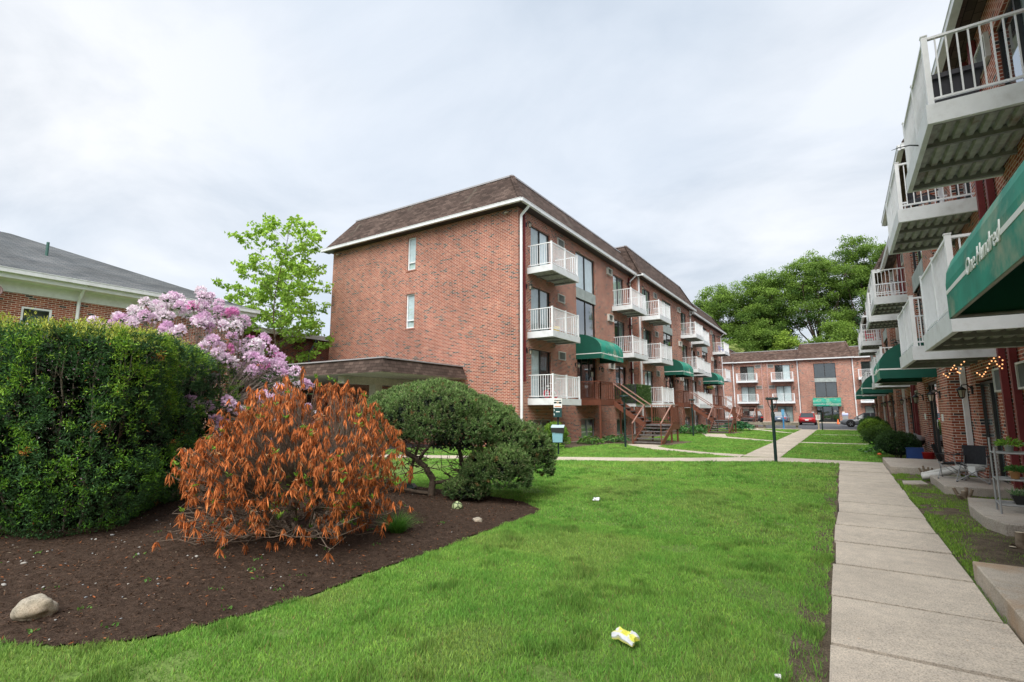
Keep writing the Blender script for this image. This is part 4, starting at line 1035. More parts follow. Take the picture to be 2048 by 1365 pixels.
# ------------------------------------------------------------------ yew hedge
HG = empty('yew_hedge', 'tall clipped dark green yew hedge with yellow green tips, at the left edge', 'hedge', (-9, 3, 0))
FRONT = np.array([(-10.2, .2), (-8.9, 1.05), (-8.15, 1.55), (-7.62, 1.95), (-7.28, 2.55), (-7.45, 3.05), (-7.95, 3.5), (-8.7, 4.15), (-9.30, 4.75), (-9.65, 5.35)])
def along(Pl, t):
    d = np.linalg.norm(np.diff(Pl, axis=0), axis=1); s = np.concatenate([[0], np.cumsum(d)]); t = t * s[-1]
    return np.stack([np.interp(t, s, Pl[:, 0]), np.interp(t, s, Pl[:, 1])], 1)
HC = np.array([-9.6, 3.0])      # inner axis, used for outward directions
HT = 2.60
def hedge_clumps(n, top):
    t = rng.random(n)
    f = along(FRONT, t); od = nrm(f - HC)
    if top:
        dep = rng.random(n) * 1.7 + np.clip(t - .74, 0, 1) * .9; z = HT - .02 - np.clip(t - .74, 0, 1) * .7 + rng.normal(size=n) * .045 - .25 * np.clip(.25 - dep, 0, 1) * 2
        p = f - od * dep[:, None]; N_ = np.concatenate([od * .25, np.ones((n, 1))], 1)
    else:
        z = rng.random(n) ** .85 * HT; taper = .62 * np.clip(1 - z / .9, 0, 1) ** 1.3 + .14 * np.clip((z - 2.3) / .3, 0, 1) ** 2 + np.clip(t - .74, 0, 1) * np.clip((z - 1.9) / .7, 0, 1) * .9
        bump = (vnoise(f[:, 0] * 2.2 + f[:, 1] * 2.2, z * 1.6, seed=61) - .5) * .34
        dep = taper + bump * -1 + rng.random(n) ** 2 * .12
        p = f - od * dep[:, None]; N_ = np.concatenate([od, np.full((n, 1), .35)], 1)
    # keep open dark hollows
    return np.concatenate([p, z[:, None]], 1), nrm(N_), t
def hollow(P, t):
    a = vnoise(t * 22, P[:, 2] * .9, seed=63); b = vnoise(t * 45, P[:, 2] * 3, seed=64)
    return (a * .65 + b * .35) * np.clip(1.2 - np.abs(P[:, 2] - 1.45) / 1.5, 0, 1)
pt = []
for top, n in ((False, 5600), (True, 2000)):
    P, N_, t = hedge_clumps(n, top)
    if not top:
        h = hollow(P, t); keep = ~((h > .50) & (rng.random(n) < .9)); P, N_, t = P[keep], N_[keep], t[keep]; n = len(P)
    m = 26
    Pb = np.repeat(P, m, 0) + rng.normal(size=(n * m, 3)) * .028; D = np.repeat(N_, m, 0) + rng.normal(size=(n * m, 3)) * .75; D[:, 2] += .25
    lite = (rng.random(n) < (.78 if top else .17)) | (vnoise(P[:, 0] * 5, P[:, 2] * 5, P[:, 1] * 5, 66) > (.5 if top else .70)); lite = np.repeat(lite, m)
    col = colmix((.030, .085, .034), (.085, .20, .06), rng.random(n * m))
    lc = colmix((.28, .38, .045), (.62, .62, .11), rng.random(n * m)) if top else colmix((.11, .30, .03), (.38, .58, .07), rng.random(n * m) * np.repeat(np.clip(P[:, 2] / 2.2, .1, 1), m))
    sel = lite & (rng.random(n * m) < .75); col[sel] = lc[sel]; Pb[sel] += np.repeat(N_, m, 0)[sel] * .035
    od = rng.random(n * m) < .0022; col[od] = (.42, .14, .03)
    pt.append(leaves(Pb, D, rng.uniform(.028, .058, n * m), rng.uniform(.008, .013, n * m), col))
# orange dead sprigs
for q in range(9):
    P, N_, t = hedge_clumps(1, False); m = 45
    Pb = np.repeat(P + N_ * .05, m, 0) + rng.normal(size=(m, 3)) * .03
    pt.append(leaves(Pb, np.repeat(N_, m, 0) + rng.normal(size=(m, 3)) * .8, rng.uniform(.03, .06, m), np.full(m, .008), colmix((.45, .16, .03), (.55, .25, .06), rng.random(m))))
V_, F_, C_ = join(pt); V_ -= [-9, 3, 0]
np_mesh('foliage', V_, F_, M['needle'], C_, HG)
# inner needles behind the shell, shade of the hollows painted in as near-black
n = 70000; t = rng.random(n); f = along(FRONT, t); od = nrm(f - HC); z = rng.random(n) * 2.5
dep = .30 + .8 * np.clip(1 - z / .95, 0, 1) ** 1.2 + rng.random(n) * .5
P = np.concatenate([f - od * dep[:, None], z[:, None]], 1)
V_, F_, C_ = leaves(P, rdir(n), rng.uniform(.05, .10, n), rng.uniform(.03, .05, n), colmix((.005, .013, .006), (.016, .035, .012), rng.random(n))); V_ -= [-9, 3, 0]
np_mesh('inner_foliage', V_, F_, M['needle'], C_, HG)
segs = []; random.seed(3)
for i in range(46):
    t = (i + random.random()) / 46; f = along(FRONT, np.array([t]))[0]; od = nrm(f - HC); b = f - od * (.95 + random.random() * .35)
    p = np.array([b[0], b[1], 0.]); r_ = random.uniform(.014, .032)
    for k in range(7):
        tgt = f - od * (.16 + .10 * random.random()); e = np.array([p[0] + (tgt[0] - p[0]) * .3 + random.uniform(-.04, .04), p[1] + (tgt[1] - p[1]) * .3 + random.uniform(-.04, .04), p[2] + .33])
        segs.append([*p, *e, r_, r_ * .85])
        for s in range(3):
            d = np.array([od[0] * .5 + random.uniform(-.5, .5), od[1] * .5 + random.uniform(-.5, .5), random.uniform(.3, 1)]) * random.uniform(.15, .38)
            segs.append([*e, *(e + d), r_ * .38, r_ * .16])
        p = e; r_ *= .85
segs = np.array(segs); segs[:, 0:3] -= [-9, 3, 0]; segs[:, 3:6] -= [-9, 3, 0]
twig_part(segs, M['greybark'], HG)

# ------------------------------------------------------------------ dead orange-brown rhododendron
DB = empty('dead_shrub', 'dried out shrub covered in drooping rust orange leaves, in the mulch bed', 'shrub', (-5.62, 4.02, .08))
def whorl(P, m, lmin, lmax, wmin, wmax, c0, c1, droop, spread=1.):
    n = len(P); Pb = np.repeat(P, m, 0) + rng.normal(size=(n * m, 3)) * .008
    a = rng.random(n * m) * 6.283; D = np.stack([np.cos(a) * spread, np.sin(a) * spread, np.repeat(droop, m) + rng.normal(size=n * m) * .25], 1)
    return leaves(Pb, D, rng.uniform(lmin, lmax, n * m), rng.uniform(wmin, wmax, n * m), colmix(c0, c1, rng.random(n * m)) * rng.uniform(.75, 1.25, (n * m, 1)), .12)
random.seed(9); twigbark = plain('brown_grey_twig', (.17, .13, .10), .9, var=.35, scale=20, bstr=.5)
segs = []; tips = []
n = 2600
u = rng.random(n); az = rng.random(n) * 6.283; cz = rng.random(n) ** .8
rad = np.sqrt(np.clip(1 - cz ** 3.4, 0, 1)) * (.70 + .30 * np.clip(cz / .42, 0, 1)) * (1.30 + .12 * np.sin(az * 3 + 1)) ; inner = 1 - .34 * rng.random(n) ** 1.6
X = np.cos(az) * rad * inner; Y = np.sin(az) * rad * inner * .95; Z = .10 + 1.80 * cz * (1 - .09 * rng.random(n)) + .10 * (vnoise(X * 2 + 5, Y * 2 + 5, seed=71) - .5) + .14 * X * -.2
# the dome leans: left top shoulder a little lower, right side long and low
Z *= 1 - .10 * np.clip(np.abs(X) / 1.6, 0, 1)
T = np.stack([X, Y, Z], 1)
irr = 1 + .46 * (vnoise(np.cos(az) * 1.9 + 9, np.sin(az) * 1.9 + 9, cz * 2.2, 72) - .5) + .12 * (vnoise(np.cos(az) * 5 + 9, np.sin(az) * 5 + 9, cz * 5, 73) - .5); T *= irr[:, None] * np.array([1.03, 1.03, .95])
gap = vnoise(X * 2.6 + 9, Y * 2.6 + 9, Z * 2.6, 74); k = ~((Z < .62) & (rng.random(n) < .66)) & ~((gap > .62) & (rng.random(n) < .7)); T = T[k]
# trunks
nodes = []
for i in range(9):
    a = i * .7 + random.random(); L = random.uniform(.5, .8); p = np.array([.08 * math.cos(a), .08 * math.sin(a), -.05]); r_ = random.uniform(.018, .034)
    d = np.array([math.cos(a) * .7, math.sin(a) * .7, .8]); d /= np.linalg.norm(d)
    for k2 in range(6):
        e = p + d * L / 4.2 + np.array([random.uniform(-.03, .03), random.uniform(-.03, .03), .0]); segs.append([*p, *e, r_, r_ * .88]); nodes.append((e, r_ * .8)); p = e; r_ *= .88
        d = nrm(d + np.array([random.uniform(-.25, .25), random.uniform(-.25, .25), random.uniform(-.05, .25)]))
NP = np.array([q[0] for q in nodes]); NR = np.array([q[1] for q in nodes])
for t in T:
    j = int(np.argmin(np.linalg.norm(NP - t * .62, axis=1) + rng.random(len(NP)) * .12)); p = NP[j]; r_ = min(NR[j] * .4, .0050)
    mid = (p + t) / 2 + rng.normal(size=3) * .05 + np.array([0, 0, -.05]); segs.append([*p, *mid, r_, r_ * .7]); segs.append([*mid, *t, r_ * .7, .0028])
for i in range(30):   # low bare sprawling twigs
    a = random.uniform(-2.9, -.1) if i % 4 else random.random() * 6.28
    p = np.array([.15 * math.cos(a), .15 * math.sin(a), .12]); r_ = .010; d = np.array([math.cos(a), math.sin(a), .12])
    for k2 in range(7):
        e = p + d * .175 + np.array([random.uniform(-.05, .05), random.uniform(-.05, .05), random.uniform(-.05, .06)]); e[2] = max(e[2], .02)
        segs.append([*p, *e, r_, r_ * .86])
        if k2 > 2:
            f = e + np.array([random.uniform(-.16, .16), random.uniform(-.16, .16), random.uniform(.02, .12)]); segs.append([*e, *f, r_ * .5, .002])
            if random.random() < .33: tips.append(f)
        p = e; r_ *= .86; d = nrm(d + np.array([random.uniform(-.35, .35), random.uniform(-.35, .35), random.uniform(-.1, .12)]))
    if random.random() < .6: tips.append(p)
twig_part(segs, twigbark, DB)
Tall = np.concatenate([T, np.array(tips)])
q = whorl(Tall, 10, .055, .130, .010, .021, (.24, .070, .024), (.76, .26, .09), rng.uniform(-3.2, -1.0, len(Tall)), .75)
hl = np.repeat(rng.uniform(.75, 1.3, len(Tall)), 40); q = (q[0], q[1], q[2] * hl[:, None])
q2 = whorl(T[rng.random(len(T)) < .35], 3, .05, .10, .013, .022, (.42, .15, .06), (.62, .27, .12), rng.uniform(-.6, .3, int(len(T)))[:1], 1.) if False else None
np_mesh('dry_leaves', q[0], q[1], M['dryleaf'], q[2], DB)
tt = Tall[rng.random(len(Tall)) < .35]; q = whorl(tt, 4, .03, .09, .006, .015, (.16, .07, .035), (.62, .36, .18), rng.uniform(-2.5, .6, len(tt)), 1.0); np_mesh('curled_dry_leaves', q[0], q[1], M['dryleaf'], q[2], DB)
gi = T[(rng.random(len(T)) < .045)] ; lo = rng.normal(size=(64, 3)) * [.42, .3, .2] + [0.1, -.15, .55]
gi = np.concatenate([gi * [1, 1, 1.0] + [0, 0, .02], lo])
q = whorl(gi, 8, .035, .075, .014, .024, (.10, .26, .03), (.30, .50, .06), rng.uniform(.2, 1.3, len(gi)))
np_mesh('green_shoots', q[0], q[1], M['leaf'], q[2], DB)

# ------------------------------------------------------------------ mound pine
JP = empty('mound_pine', 'broad domed grey green dwarf pine at the right end of the mulch bed', 'shrub', (-6.62, 7.18, .03))
def blob_clumps(n, c, r_, zmin, seed, amp=.10):
    d = rdir(n * 2); d = d[d[:, 2] > zmin][:n]; k = len(d)
    s = 1 + amp * 2 * (vnoise(d[:, 0] * 3.2 + 9, d[:, 1] * 3.2 + 9, d[:, 2] * 3.2 + 9, seed) - .5) + .05 * (vnoise(d[:, 0] * 9 + 9, d[:, 1] * 9 + 9, d[:, 2] * 9, seed + 1) - .5)
    return np.array(c) + d * np.array(r_) * s[:, None], nrm(d / np.array(r_))
pt = []
def J(l, d, z): return (l * .84 - d * .54, l * .54 + d * .84, z)
LOBES = [(J(.22, .2, 1.22), (1.42, 1.25, .80), -.22, 3400), (J(1.05, .3, .98), (1.02, .95, .72), -.3, 2000), (J(1.85, .35, .70), (.60, .65, .58), -.55, 1100), (J(1.42, -.45, .52), (.60, .52, .42), -.55, 1300), (J(-.80, .2, 1.14), (.66, .7, .50), -.3, 900), (J(.92, -.55, .20), (.40, .3, .17), -.4, 260)]
allP = []; allN = []
for i, (c_, r_, zm, n) in enumerate(LOBES):
    P, N_ = blob_clumps(n, c_, r_, zm, 80 + i, .15)
    # drop clumps buried in other lobes
    keep = np.ones(len(P), bool)
    for j, (c2, r2, _, _) in enumerate(LOBES):
        if j != i: keep &= np.linalg.norm((P - np.array(c2)) / np.array(r2), axis=1) > .88
    allP.append(P[keep]); allN.append(N_[keep])
P = np.concatenate(allP); N_ = np.concatenate(allN); n = len(P); m = 30
sh = vnoise(P[:, 0] * 3.5 + 20, P[:, 1] * 3.5 + 20, P[:, 2] * 3.5, 88)
k = ~((sh > .84) & (rng.random(n) < .6)); P, N_, sh = P[k], N_[k], sh[k]; n = len(P)
ax = nrm(N_ + np.array([0, 0, .9]))
Pb = np.repeat(P + N_ * (rng.random((n, 1)) - .6) * .07, m, 0) + np.repeat(ax, m, 0) * (rng.random((n * m, 1)) * .07)
D = np.repeat(ax, m, 0) + rng.normal(size=(n * m, 3)) * .65
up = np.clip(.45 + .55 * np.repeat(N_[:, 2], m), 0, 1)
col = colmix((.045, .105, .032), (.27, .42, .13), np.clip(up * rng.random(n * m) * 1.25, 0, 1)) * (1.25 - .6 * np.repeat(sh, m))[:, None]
g_ = rng.random(n * m) < .10; col[g_] = (.25, .23, .13)
g_ = np.repeat(rng.random(n) < .02, m); col[g_] = (.23, .15, .06)
pt.append(leaves(Pb, D, rng.uniform(.035, .07, n * m), rng.uniform(.008, .013, n * m), col))
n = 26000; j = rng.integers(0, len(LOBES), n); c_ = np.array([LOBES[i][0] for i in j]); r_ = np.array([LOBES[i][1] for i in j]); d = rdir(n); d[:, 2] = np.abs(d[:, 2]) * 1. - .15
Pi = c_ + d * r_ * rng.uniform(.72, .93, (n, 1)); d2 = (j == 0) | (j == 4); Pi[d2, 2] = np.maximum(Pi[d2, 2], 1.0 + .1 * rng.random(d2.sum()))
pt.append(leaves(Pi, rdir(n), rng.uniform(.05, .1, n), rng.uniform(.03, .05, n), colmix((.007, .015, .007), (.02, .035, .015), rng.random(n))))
V_, F_, C_ = join(pt); np_mesh('foliage', V_, F_, M['needle'], C_, JP)
segs = []; tp = []; LN = []
def poly_limb(pts, r0, r1):
    pts = [np.array(p, float) for p in pts]; fine = []
    for i in range(len(pts) - 1):
        for k in range(4):
            fine.append(pts[i] + (pts[i + 1] - pts[i]) * k / 4 + rng.normal(size=3) * .006)
    fine.append(pts[-1]); n = len(fine); LN.extend(fine[n // 3:])
    twig_part([[*fine[i], *fine[i + 1], r0 + (r1 - r0) * i / n, r0 + (r1 - r0) * (i + 1) / n] for i in range(n - 1)], M['bark'], JP, 'trunk', 8)
    return fine
poly_limb([J(.24, -.2, -.06), J(.27, -.2, .34), J(.14, -.2, .56), J(-.12, -.15, .76), J(-.42, -.1, .92), J(-.7, 0, 1.1)], .066, .032)
poly_limb([J(-.0, -.18, .68), J(.1, -.1, .84), J(.3, .1, 1.1)], .035, .02)
poly_limb([J(.25, -.2, .28), J(.6, -.15, .34), J(1.0, -.2, .40), J(1.4, -.3, .5)], .035, .018)
poly_limb([J(.86, .35, -.05), J(.84, .35, .3), J(.72, .4, .62), J(.62, .4, 1.1)], .062, .03)
poly_limb([J(.22, -.15, .10), J(-.3, 0, .16), J(-.8, .1, .24), J(-1.1, .2, .6)], .035, .015)
poly_limb([J(-.3, .5, -.05), J(-.25, .5, .5), J(-.1, .5, 1.0)], .04, .02)
for i in range(130):
    p = LN[random.randrange(len(LN))].copy()
    for k in range(4):
        e = p + np.array([random.uniform(-.24, .24), random.uniform(-.24, .24), random.uniform(-.04, .20)]); segs.append([*p, *e, .010 - .002 * k, .008 - .002 * k]); p = e
twig_part(segs, M['bark'], JP, 'branches')

# ------------------------------------------------------------------ flowering rhododendron
RH = empty('rhododendron', 'tall rhododendron with pale pink and lilac flower clusters, behind the hedge', 'shrub', (-11.1, 5.2, 0))
segs = []; tips = []; random.seed(14)
for i in range(11):
    a = i * .57 + random.random() * .3; grow((.15 * math.cos(a), .15 * math.sin(a), 0), (math.cos(a) * .55, math.sin(a) * .55, 1.), 1.15, .035, 4, segs, tips, .55, .22, (2, 3), .72, .13)
tips = np.array(tips)
# fit the crown to the photographed outline: high dome left of centre with a low skirt on the right
ctr = np.array([0, 0, 1.9]); rel = tips - ctr; nn = np.linalg.norm(rel / [2.0, 1.5, 1.95], axis=1, keepdims=True); tips = ctr + rel / np.maximum(nn, .001) * np.clip(nn, .2, 1.0)
extra = nrm(rng.normal(size=(1000, 3)) * [1, 1, 1]); extra = ctr + extra * [2.0, 1.5, 1.95] * rng.uniform(.80, 1.02, (1000, 1)); extra = extra[extra[:, 2] > .35]
T = np.concatenate([tips, extra]); lt0 = T @ np.array([.84, .54, 0.]); T = T + (lt0 * .60 - .25)[:, None] * np.array([.84, .54, 0.])
rv = np.array([.84, .54, 0.]); lat = T @ rv
T[:, 2] *= 1.05 - .36 * np.clip(lat / 2.9, 0, 1) ** 1.1; T[:, 2] *= 1 - .13 * np.clip(-lat / 3.2, 0, 1)
segs = [s for s in segs]
NP = np.array([s[3:6] for s in segs if s[6] > .006])
for t in T[len(tips):]:
    j = int(np.argmin(np.linalg.norm(NP - (t * .8 + ctr * .1), axis=1))); mid = (NP[j] + t) / 2 + rng.normal(size=3) * .04; segs.append([*NP[j], *mid, .009, .007]); segs.append([*mid, *t, .007, .004])
twig_part(segs, M['greybark'], RH)
od = nrm((T - ctr) / [2.0, 1.5, 1.95])
q = whorl(T, 8, .07, .13, .022, .036, (.03, .075, .025), (.09, .17, .045), rng.uniform(-.7, .5, len(T)))
qq = whorl(T[rng.random(len(T)) < .10], 7, .06, .12, .014, .024, (.20, .07, .03), (.38, .17, .08), rng.uniform(-1.4, -.3, int(1e4))[:0] if False else np.full(int(0), 0.)) if False else None
np_mesh('foliage', q[0], q[1], M['leaf'], q[2], RH)
tb = T[(rng.random(len(T)) < .11)]; q = whorl(tb, 7, .06, .12, .014, .026, (.26, .10, .05), (.46, .22, .11), rng.uniform(-1.5, -.4, len(tb))); np_mesh('withered_leaves', q[0], q[1], M['dryleaf'], q[2], RH)
tow = np.array([-.0, -1., 0]); camdir = nrm(np.array([10.9, -5.35, .2]))
score = od @ camdir; fs = T[(score > -.45) & (rng.random(len(T)) < np.where(T[:, 2] > 2.3, .80, .26))]
fo_ = nrm((fs - ctr) / [2.0, 1.5, 1.95]); n = len(fs); m = 66
ax = nrm(fo_ + [0, 0, .7]); dd = nrm(np.repeat(ax, m, 0) * .55 + rdir(n * m)); Pb = np.repeat(fs + ax * .05, m, 0) + dd * .066
base_c = colmix((.84, .58, .80), (.98, .90, .95), rng.random(n)); hot = rng.random(n) < .05; base_c[hot] = (.80, .34, .62)
col = np.repeat(base_c, m, 0) * rng.uniform(.8, 1.15, (n * m, 1))
q = leaves(Pb, dd + rng.normal(size=(n * m, 3)) * .5, rng.uniform(.05, .078, n * m), rng.uniform(.042, .062, n * m), col, .2)
np_mesh('flower_clusters', q[0], q[1], M['petal'], q[2], RH)

# ------------------------------------------------------------------ trees
def crown(tips, m, rad, l0, l1, w0, w1, c0, c1, flat=1., bright=0., seed=0, droop=0.):
    T = np.asarray(tips); n = len(T); Pb = np.repeat(T, m, 0) + nrm(rng.normal(size=(n * m, 3))) * (rng.random((n * m, 1)) ** .5) * rad * [1, 1, flat]
    ctr = T.mean(0); ext = T.std(0) * 1.8 + .1; rel = (Pb - ctr) / ext
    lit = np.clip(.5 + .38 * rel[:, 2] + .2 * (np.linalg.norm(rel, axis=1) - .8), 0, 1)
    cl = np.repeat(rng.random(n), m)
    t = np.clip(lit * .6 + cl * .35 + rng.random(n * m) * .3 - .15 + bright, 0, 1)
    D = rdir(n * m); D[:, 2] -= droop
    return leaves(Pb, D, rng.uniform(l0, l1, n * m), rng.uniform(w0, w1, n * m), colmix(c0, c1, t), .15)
def tree(label, loc, H, r0, Lf, seed, depth, sp, up, nl, crown_args, trunk_frac=.3, group=None, bark='bark', kids=(2, 3), minz=None, name='broadleaf_tree', mid=None, lean=(0, 0), stretch=None):
    random.seed(seed); root = empty(name, label, 'tree', loc, 0, group); segs = []; tips = []
    p = np.array([0., 0, -.1]); k = 5; tH = H * trunk_frac; r_ = r0
    for i in range(k):
        e = p + np.array([random.uniform(-.04, .04) * tH / k + lean[0] * tH / k, random.uniform(-.04, .04) * tH / k + lean[1] * tH / k, tH / k]); segs.append([*p, *e, r_, r_ * .93]); p = e; r_ *= .93
    for j in range(nl):
        a = j * 2.4 + random.random(); z = random.uniform(.72, 1.) * tH; b = np.array([p[0] * z / tH, p[1] * z / tH, z])
        grow(b, (math.cos(a) * sp * 1.3, math.sin(a) * sp * 1.3, .75 + up), H * Lf, r_ * .55, depth, segs, tips, sp, up, kids, .74, .14, mid)
    grow(p, (0.05, 0, 1), H * Lf, r_ * .8, depth, segs, tips, sp, up, kids, .76, .1, mid)
    T = np.array(tips); S = np.array(segs)
    if stretch:      # scale skeleton above the trunk to the wanted crown size
        zt = T[:, 2].max(); rr = np.percentile(np.hypot(T[:, 0], T[:, 1]), 92); fz = (H - stretch[1]) / zt; fr = stretch[0] / rr
        taper = lambda z: 1.25 - .75 * np.clip((z / zt - .35) / .65, 0, 1) ** 1.3
        for A, cols in ((T, (0, 1, 2)), (S, (0, 1, 2)), (S, (3, 4, 5))):
            k_ = taper(A[:, cols[2]]); A[:, cols[0]] *= k_; A[:, cols[1]] *= k_
        for A, cols in ((T, (0, 1, 2)), (S, (0, 1, 2)), (S, (3, 4, 5))):
            A[:, cols[0]] *= fr; A[:, cols[1]] *= fr; A[:, cols[2]] *= fz
    twig_part(S, M[bark], root, 'trunk', 6)
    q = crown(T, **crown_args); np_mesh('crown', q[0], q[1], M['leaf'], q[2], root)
    return root
G0, G1 = (.045, .11, .018), (.28, .44, .07)
big = dict(m=58, rad=1.25, l0=.22, l1=.38, w0=.16, w1=.28, c0=G0, c1=G1, flat=.72)
bg = 'trees rising behind the far building'
def bigtree(label, x, y, H, rc, seed, zb=.34, c0=G0, c1=G1, nl=13, n=420, m=125, cr=1.15, name='broadleaf_tree'):
    """trunk and limbs reaching into overlapping foliage lobes, each lobe a shell of small leaf clumps"""
    random.seed(seed); r2 = np.random.default_rng(seed); root = empty(name, label, 'tree', (x, y, 0), 0, bg); segs = []
    tz = H * zb; p = np.array([0., 0, -.2]); r_ = .42 * H / 26
    for i in range(6):
        e = p + np.array([random.uniform(-.12, .12), random.uniform(-.12, .12), tz / 6]); segs.append([*p, *e, r_, r_ * .95]); p = e; r_ *= .95
    lob = []
    for i in range(nl):
        f = (i + .5) / nl; z = H * (zb + .10) + (H * (.93 - zb - .10)) * f ** .85; R_ = rc * math.sqrt(max(.05, 1 - (2 * (f ** .85) - .82) ** 2 * .62)); a = i * 2.399 + random.uniform(-.5, .5)
        rr = R_ * random.uniform(.45, .72) * (1 if i < nl - 2 else .35); lr = rc * random.uniform(.30, .44)
        c = np.array([math.cos(a) * rr, math.sin(a) * rr, z]); lob.append((c, lr))
    lob.append((np.array([0, 0, H * (zb + .32)]), rc * .5))
    for c, lr in lob:
        q = p.copy(); b = r_ * .5; mid = p * .5 + c * .5 + np.array([0, 0, -.06 * H * random.random()])
        for k in range(4):
            e = (p * (1 - (k + 1) / 4) + mid * 2 * 0 + c * ((k + 1) / 4)) + np.array([random.uniform(-.25, .25), random.uniform(-.25, .25), -.03 * H * math.sin((k + 1) / 4 * 3.14)])
            segs.append([*q, *e, b, b * .75]); b *= .75; q = e
        for k in range(6): segs.append([*q, *(q + nrm(r2.normal(size=3) + [0, 0, .5]) * lr * .8), b, b * .3])
    twig_part(np.array(segs), M['bark'], root, 'trunk', 6)
    P = []; up = []
    for c, lr in lob:
        k = int(n / len(lob) * (lr / (rc * .37)) ** 2); d = nrm(r2.normal(size=(k, 3))); d = d[(d[:, 2] > -.55) | (r2.random(k) < .35)]
        P.append(c + d * lr * r2.uniform(.45, 1.15, (len(d), 1)) * [1, 1, .88]); up.append(d[:, 2])
    P = np.concatenate(P); up = np.concatenate(up); k = len(P)
    Pb = np.repeat(P, m, 0) + nrm(r2.normal(size=(k * m, 3))) * (r2.random((k * m, 1)) ** .6) * cr * [1, 1, .62]
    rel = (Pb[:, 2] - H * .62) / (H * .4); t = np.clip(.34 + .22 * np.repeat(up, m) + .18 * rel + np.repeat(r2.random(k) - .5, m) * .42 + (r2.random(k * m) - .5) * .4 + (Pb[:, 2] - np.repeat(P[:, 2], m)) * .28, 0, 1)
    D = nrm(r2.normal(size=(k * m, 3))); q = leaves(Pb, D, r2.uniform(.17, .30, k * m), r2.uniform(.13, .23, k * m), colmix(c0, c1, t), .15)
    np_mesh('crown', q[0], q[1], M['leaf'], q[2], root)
bigtree('leftmost big tree behind the far building, crown sloping down over its left roof end', -17.4, 97, 24.0, 7.6, 101, .28)
bigtree('wide dense tree with a dark trunk above the left half of the far roof', -10.6, 99, 26.0, 7.2, 102, .36, nl=16, n=560)
bigtree('tall open crowned tree with forked trunk above the raised roof', -2.6, 98, 28.2, 7.0, 103, .42, n=380)
bigtree('tall tree just left of the right building roof edge', 4.6, 100, 30.5, 7.4, 104, .38)
bigtree('tree mostly hidden by the right building', 12.5, 98, 29, 6.8, 105)
bigtree('small bright yellow green tree low between the two biggest trunks', -6.6, 92, 14.2, 3.6, 106, .3, (.12, .24, .03), (.42, .58, .09), n=220, m=60, cr=.8)
bigtree('dark bluish green evergreen low beside the right building', 6.8, 93, 19.0, 4.6, 107, .2, (.014, .045, .022), (.06, .14, .06), n=300)
bigtree('pale green shrubby tree low at the left end of the far roof', -14.4, 90, 12.4, 3.4, 108, .25, (.18, .28, .07), (.46, .54, .18), n=200, m=50, cr=.7)
bigtree('dense tree low behind the far roof, right of the pale shrubby tree', -11.6, 95, 16.0, 5.5, 109, .25)
bigtree('dense tree low behind the raised part of the far roof', 0.8, 94, 15.5, 5.0, 110, .25)
mapl = dict(m=8, rad=.20, l0=.14, l1=.23, w0=.12, w1=.19, c0=(.12, .28, .03), c1=(.44, .66, .10), flat=.6, bright=.15, droop=.5)
def maple(label, loc, H, z0, RW, seed, nb, m, rad):
    """central leader with rising side branches and small drooping leaf bunches"""
    random.seed(seed); root = empty('young_maple', label, 'tree', loc, 0); segs = []; tips = []
    p = np.array([0., 0, -.1]); n = 16; nodes = []; r_ = .115
    for i in range(n):
        e = np.array([.22 * math.sin(i * .55), .18 * math.sin(i * .4 + 1), (i + 1) * (H * .97) / n]); segs.append([*p, *e, r_, r_ * .87]); nodes.append((e, r_ * .87)); p = e; r_ *= .87
    tips.append(p)
    for b in range(nb):
        f = (b + .5) / nb; z = z0 + (H * .95 - z0) * f; i = min(n - 1, int(z / (H * .97 / n))); q, rq = nodes[i]; q = q * [1, 1, 0] + [0, 0, z]
        L = RW * math.sqrt(max(.06, 1 - ((f - .30) / .74) ** 2)) * random.uniform(.72, 1.12); a = b * 2.399 + random.uniform(-.4, .4); d = np.array([math.cos(a), math.sin(a), random.uniform(.25, .6)]); d /= np.linalg.norm(d)
        rb = rq * .5; k = 6; cur = q
        for t in range(k):
            nx = cur + d * L / k + np.array([random.uniform(-.06, .06), random.uniform(-.06, .06), random.uniform(-.03, .08)]); segs.append([*cur, *nx, rb, rb * .8]); rb *= .8; cur = nx
            if t >= 1:
                for s_ in range(2 if t > 2 else 1):
                    e = cur + nrm(d * .6 + np.array([random.uniform(-1, 1), random.uniform(-1, 1), random.uniform(-.2, .8)])) * random.uniform(.22, .55); segs.append([*cur, *e, rb * .6, .004]); tips.append(e)
        tips.append(cur)
    twig_part(np.array(segs), M['bark'], root, 'trunk', 6)
    T = np.array(tips); T = T[rng.random(len(T)) < .88]
    q = crown(T, m, rad, .13, .21, .11, .18, (.12, .28, .03), (.46, .68, .10), .55, .12, 0, .6); np_mesh('crown', q[0], q[1], M['leaf'], q[2], root)
maple('young maple with airy bright green leaves, left of the tall brick end wall', (-23.0, 14.6, 0), 11.1, 4.3, 2.3, 5, 42, 13, .22)
maple('bushy bright green tree pressed against the left corner of the tall brick building', (-25.9, 16.9, 0), 9.8, 3.8, 2.3, 8, 36, 17, .27)

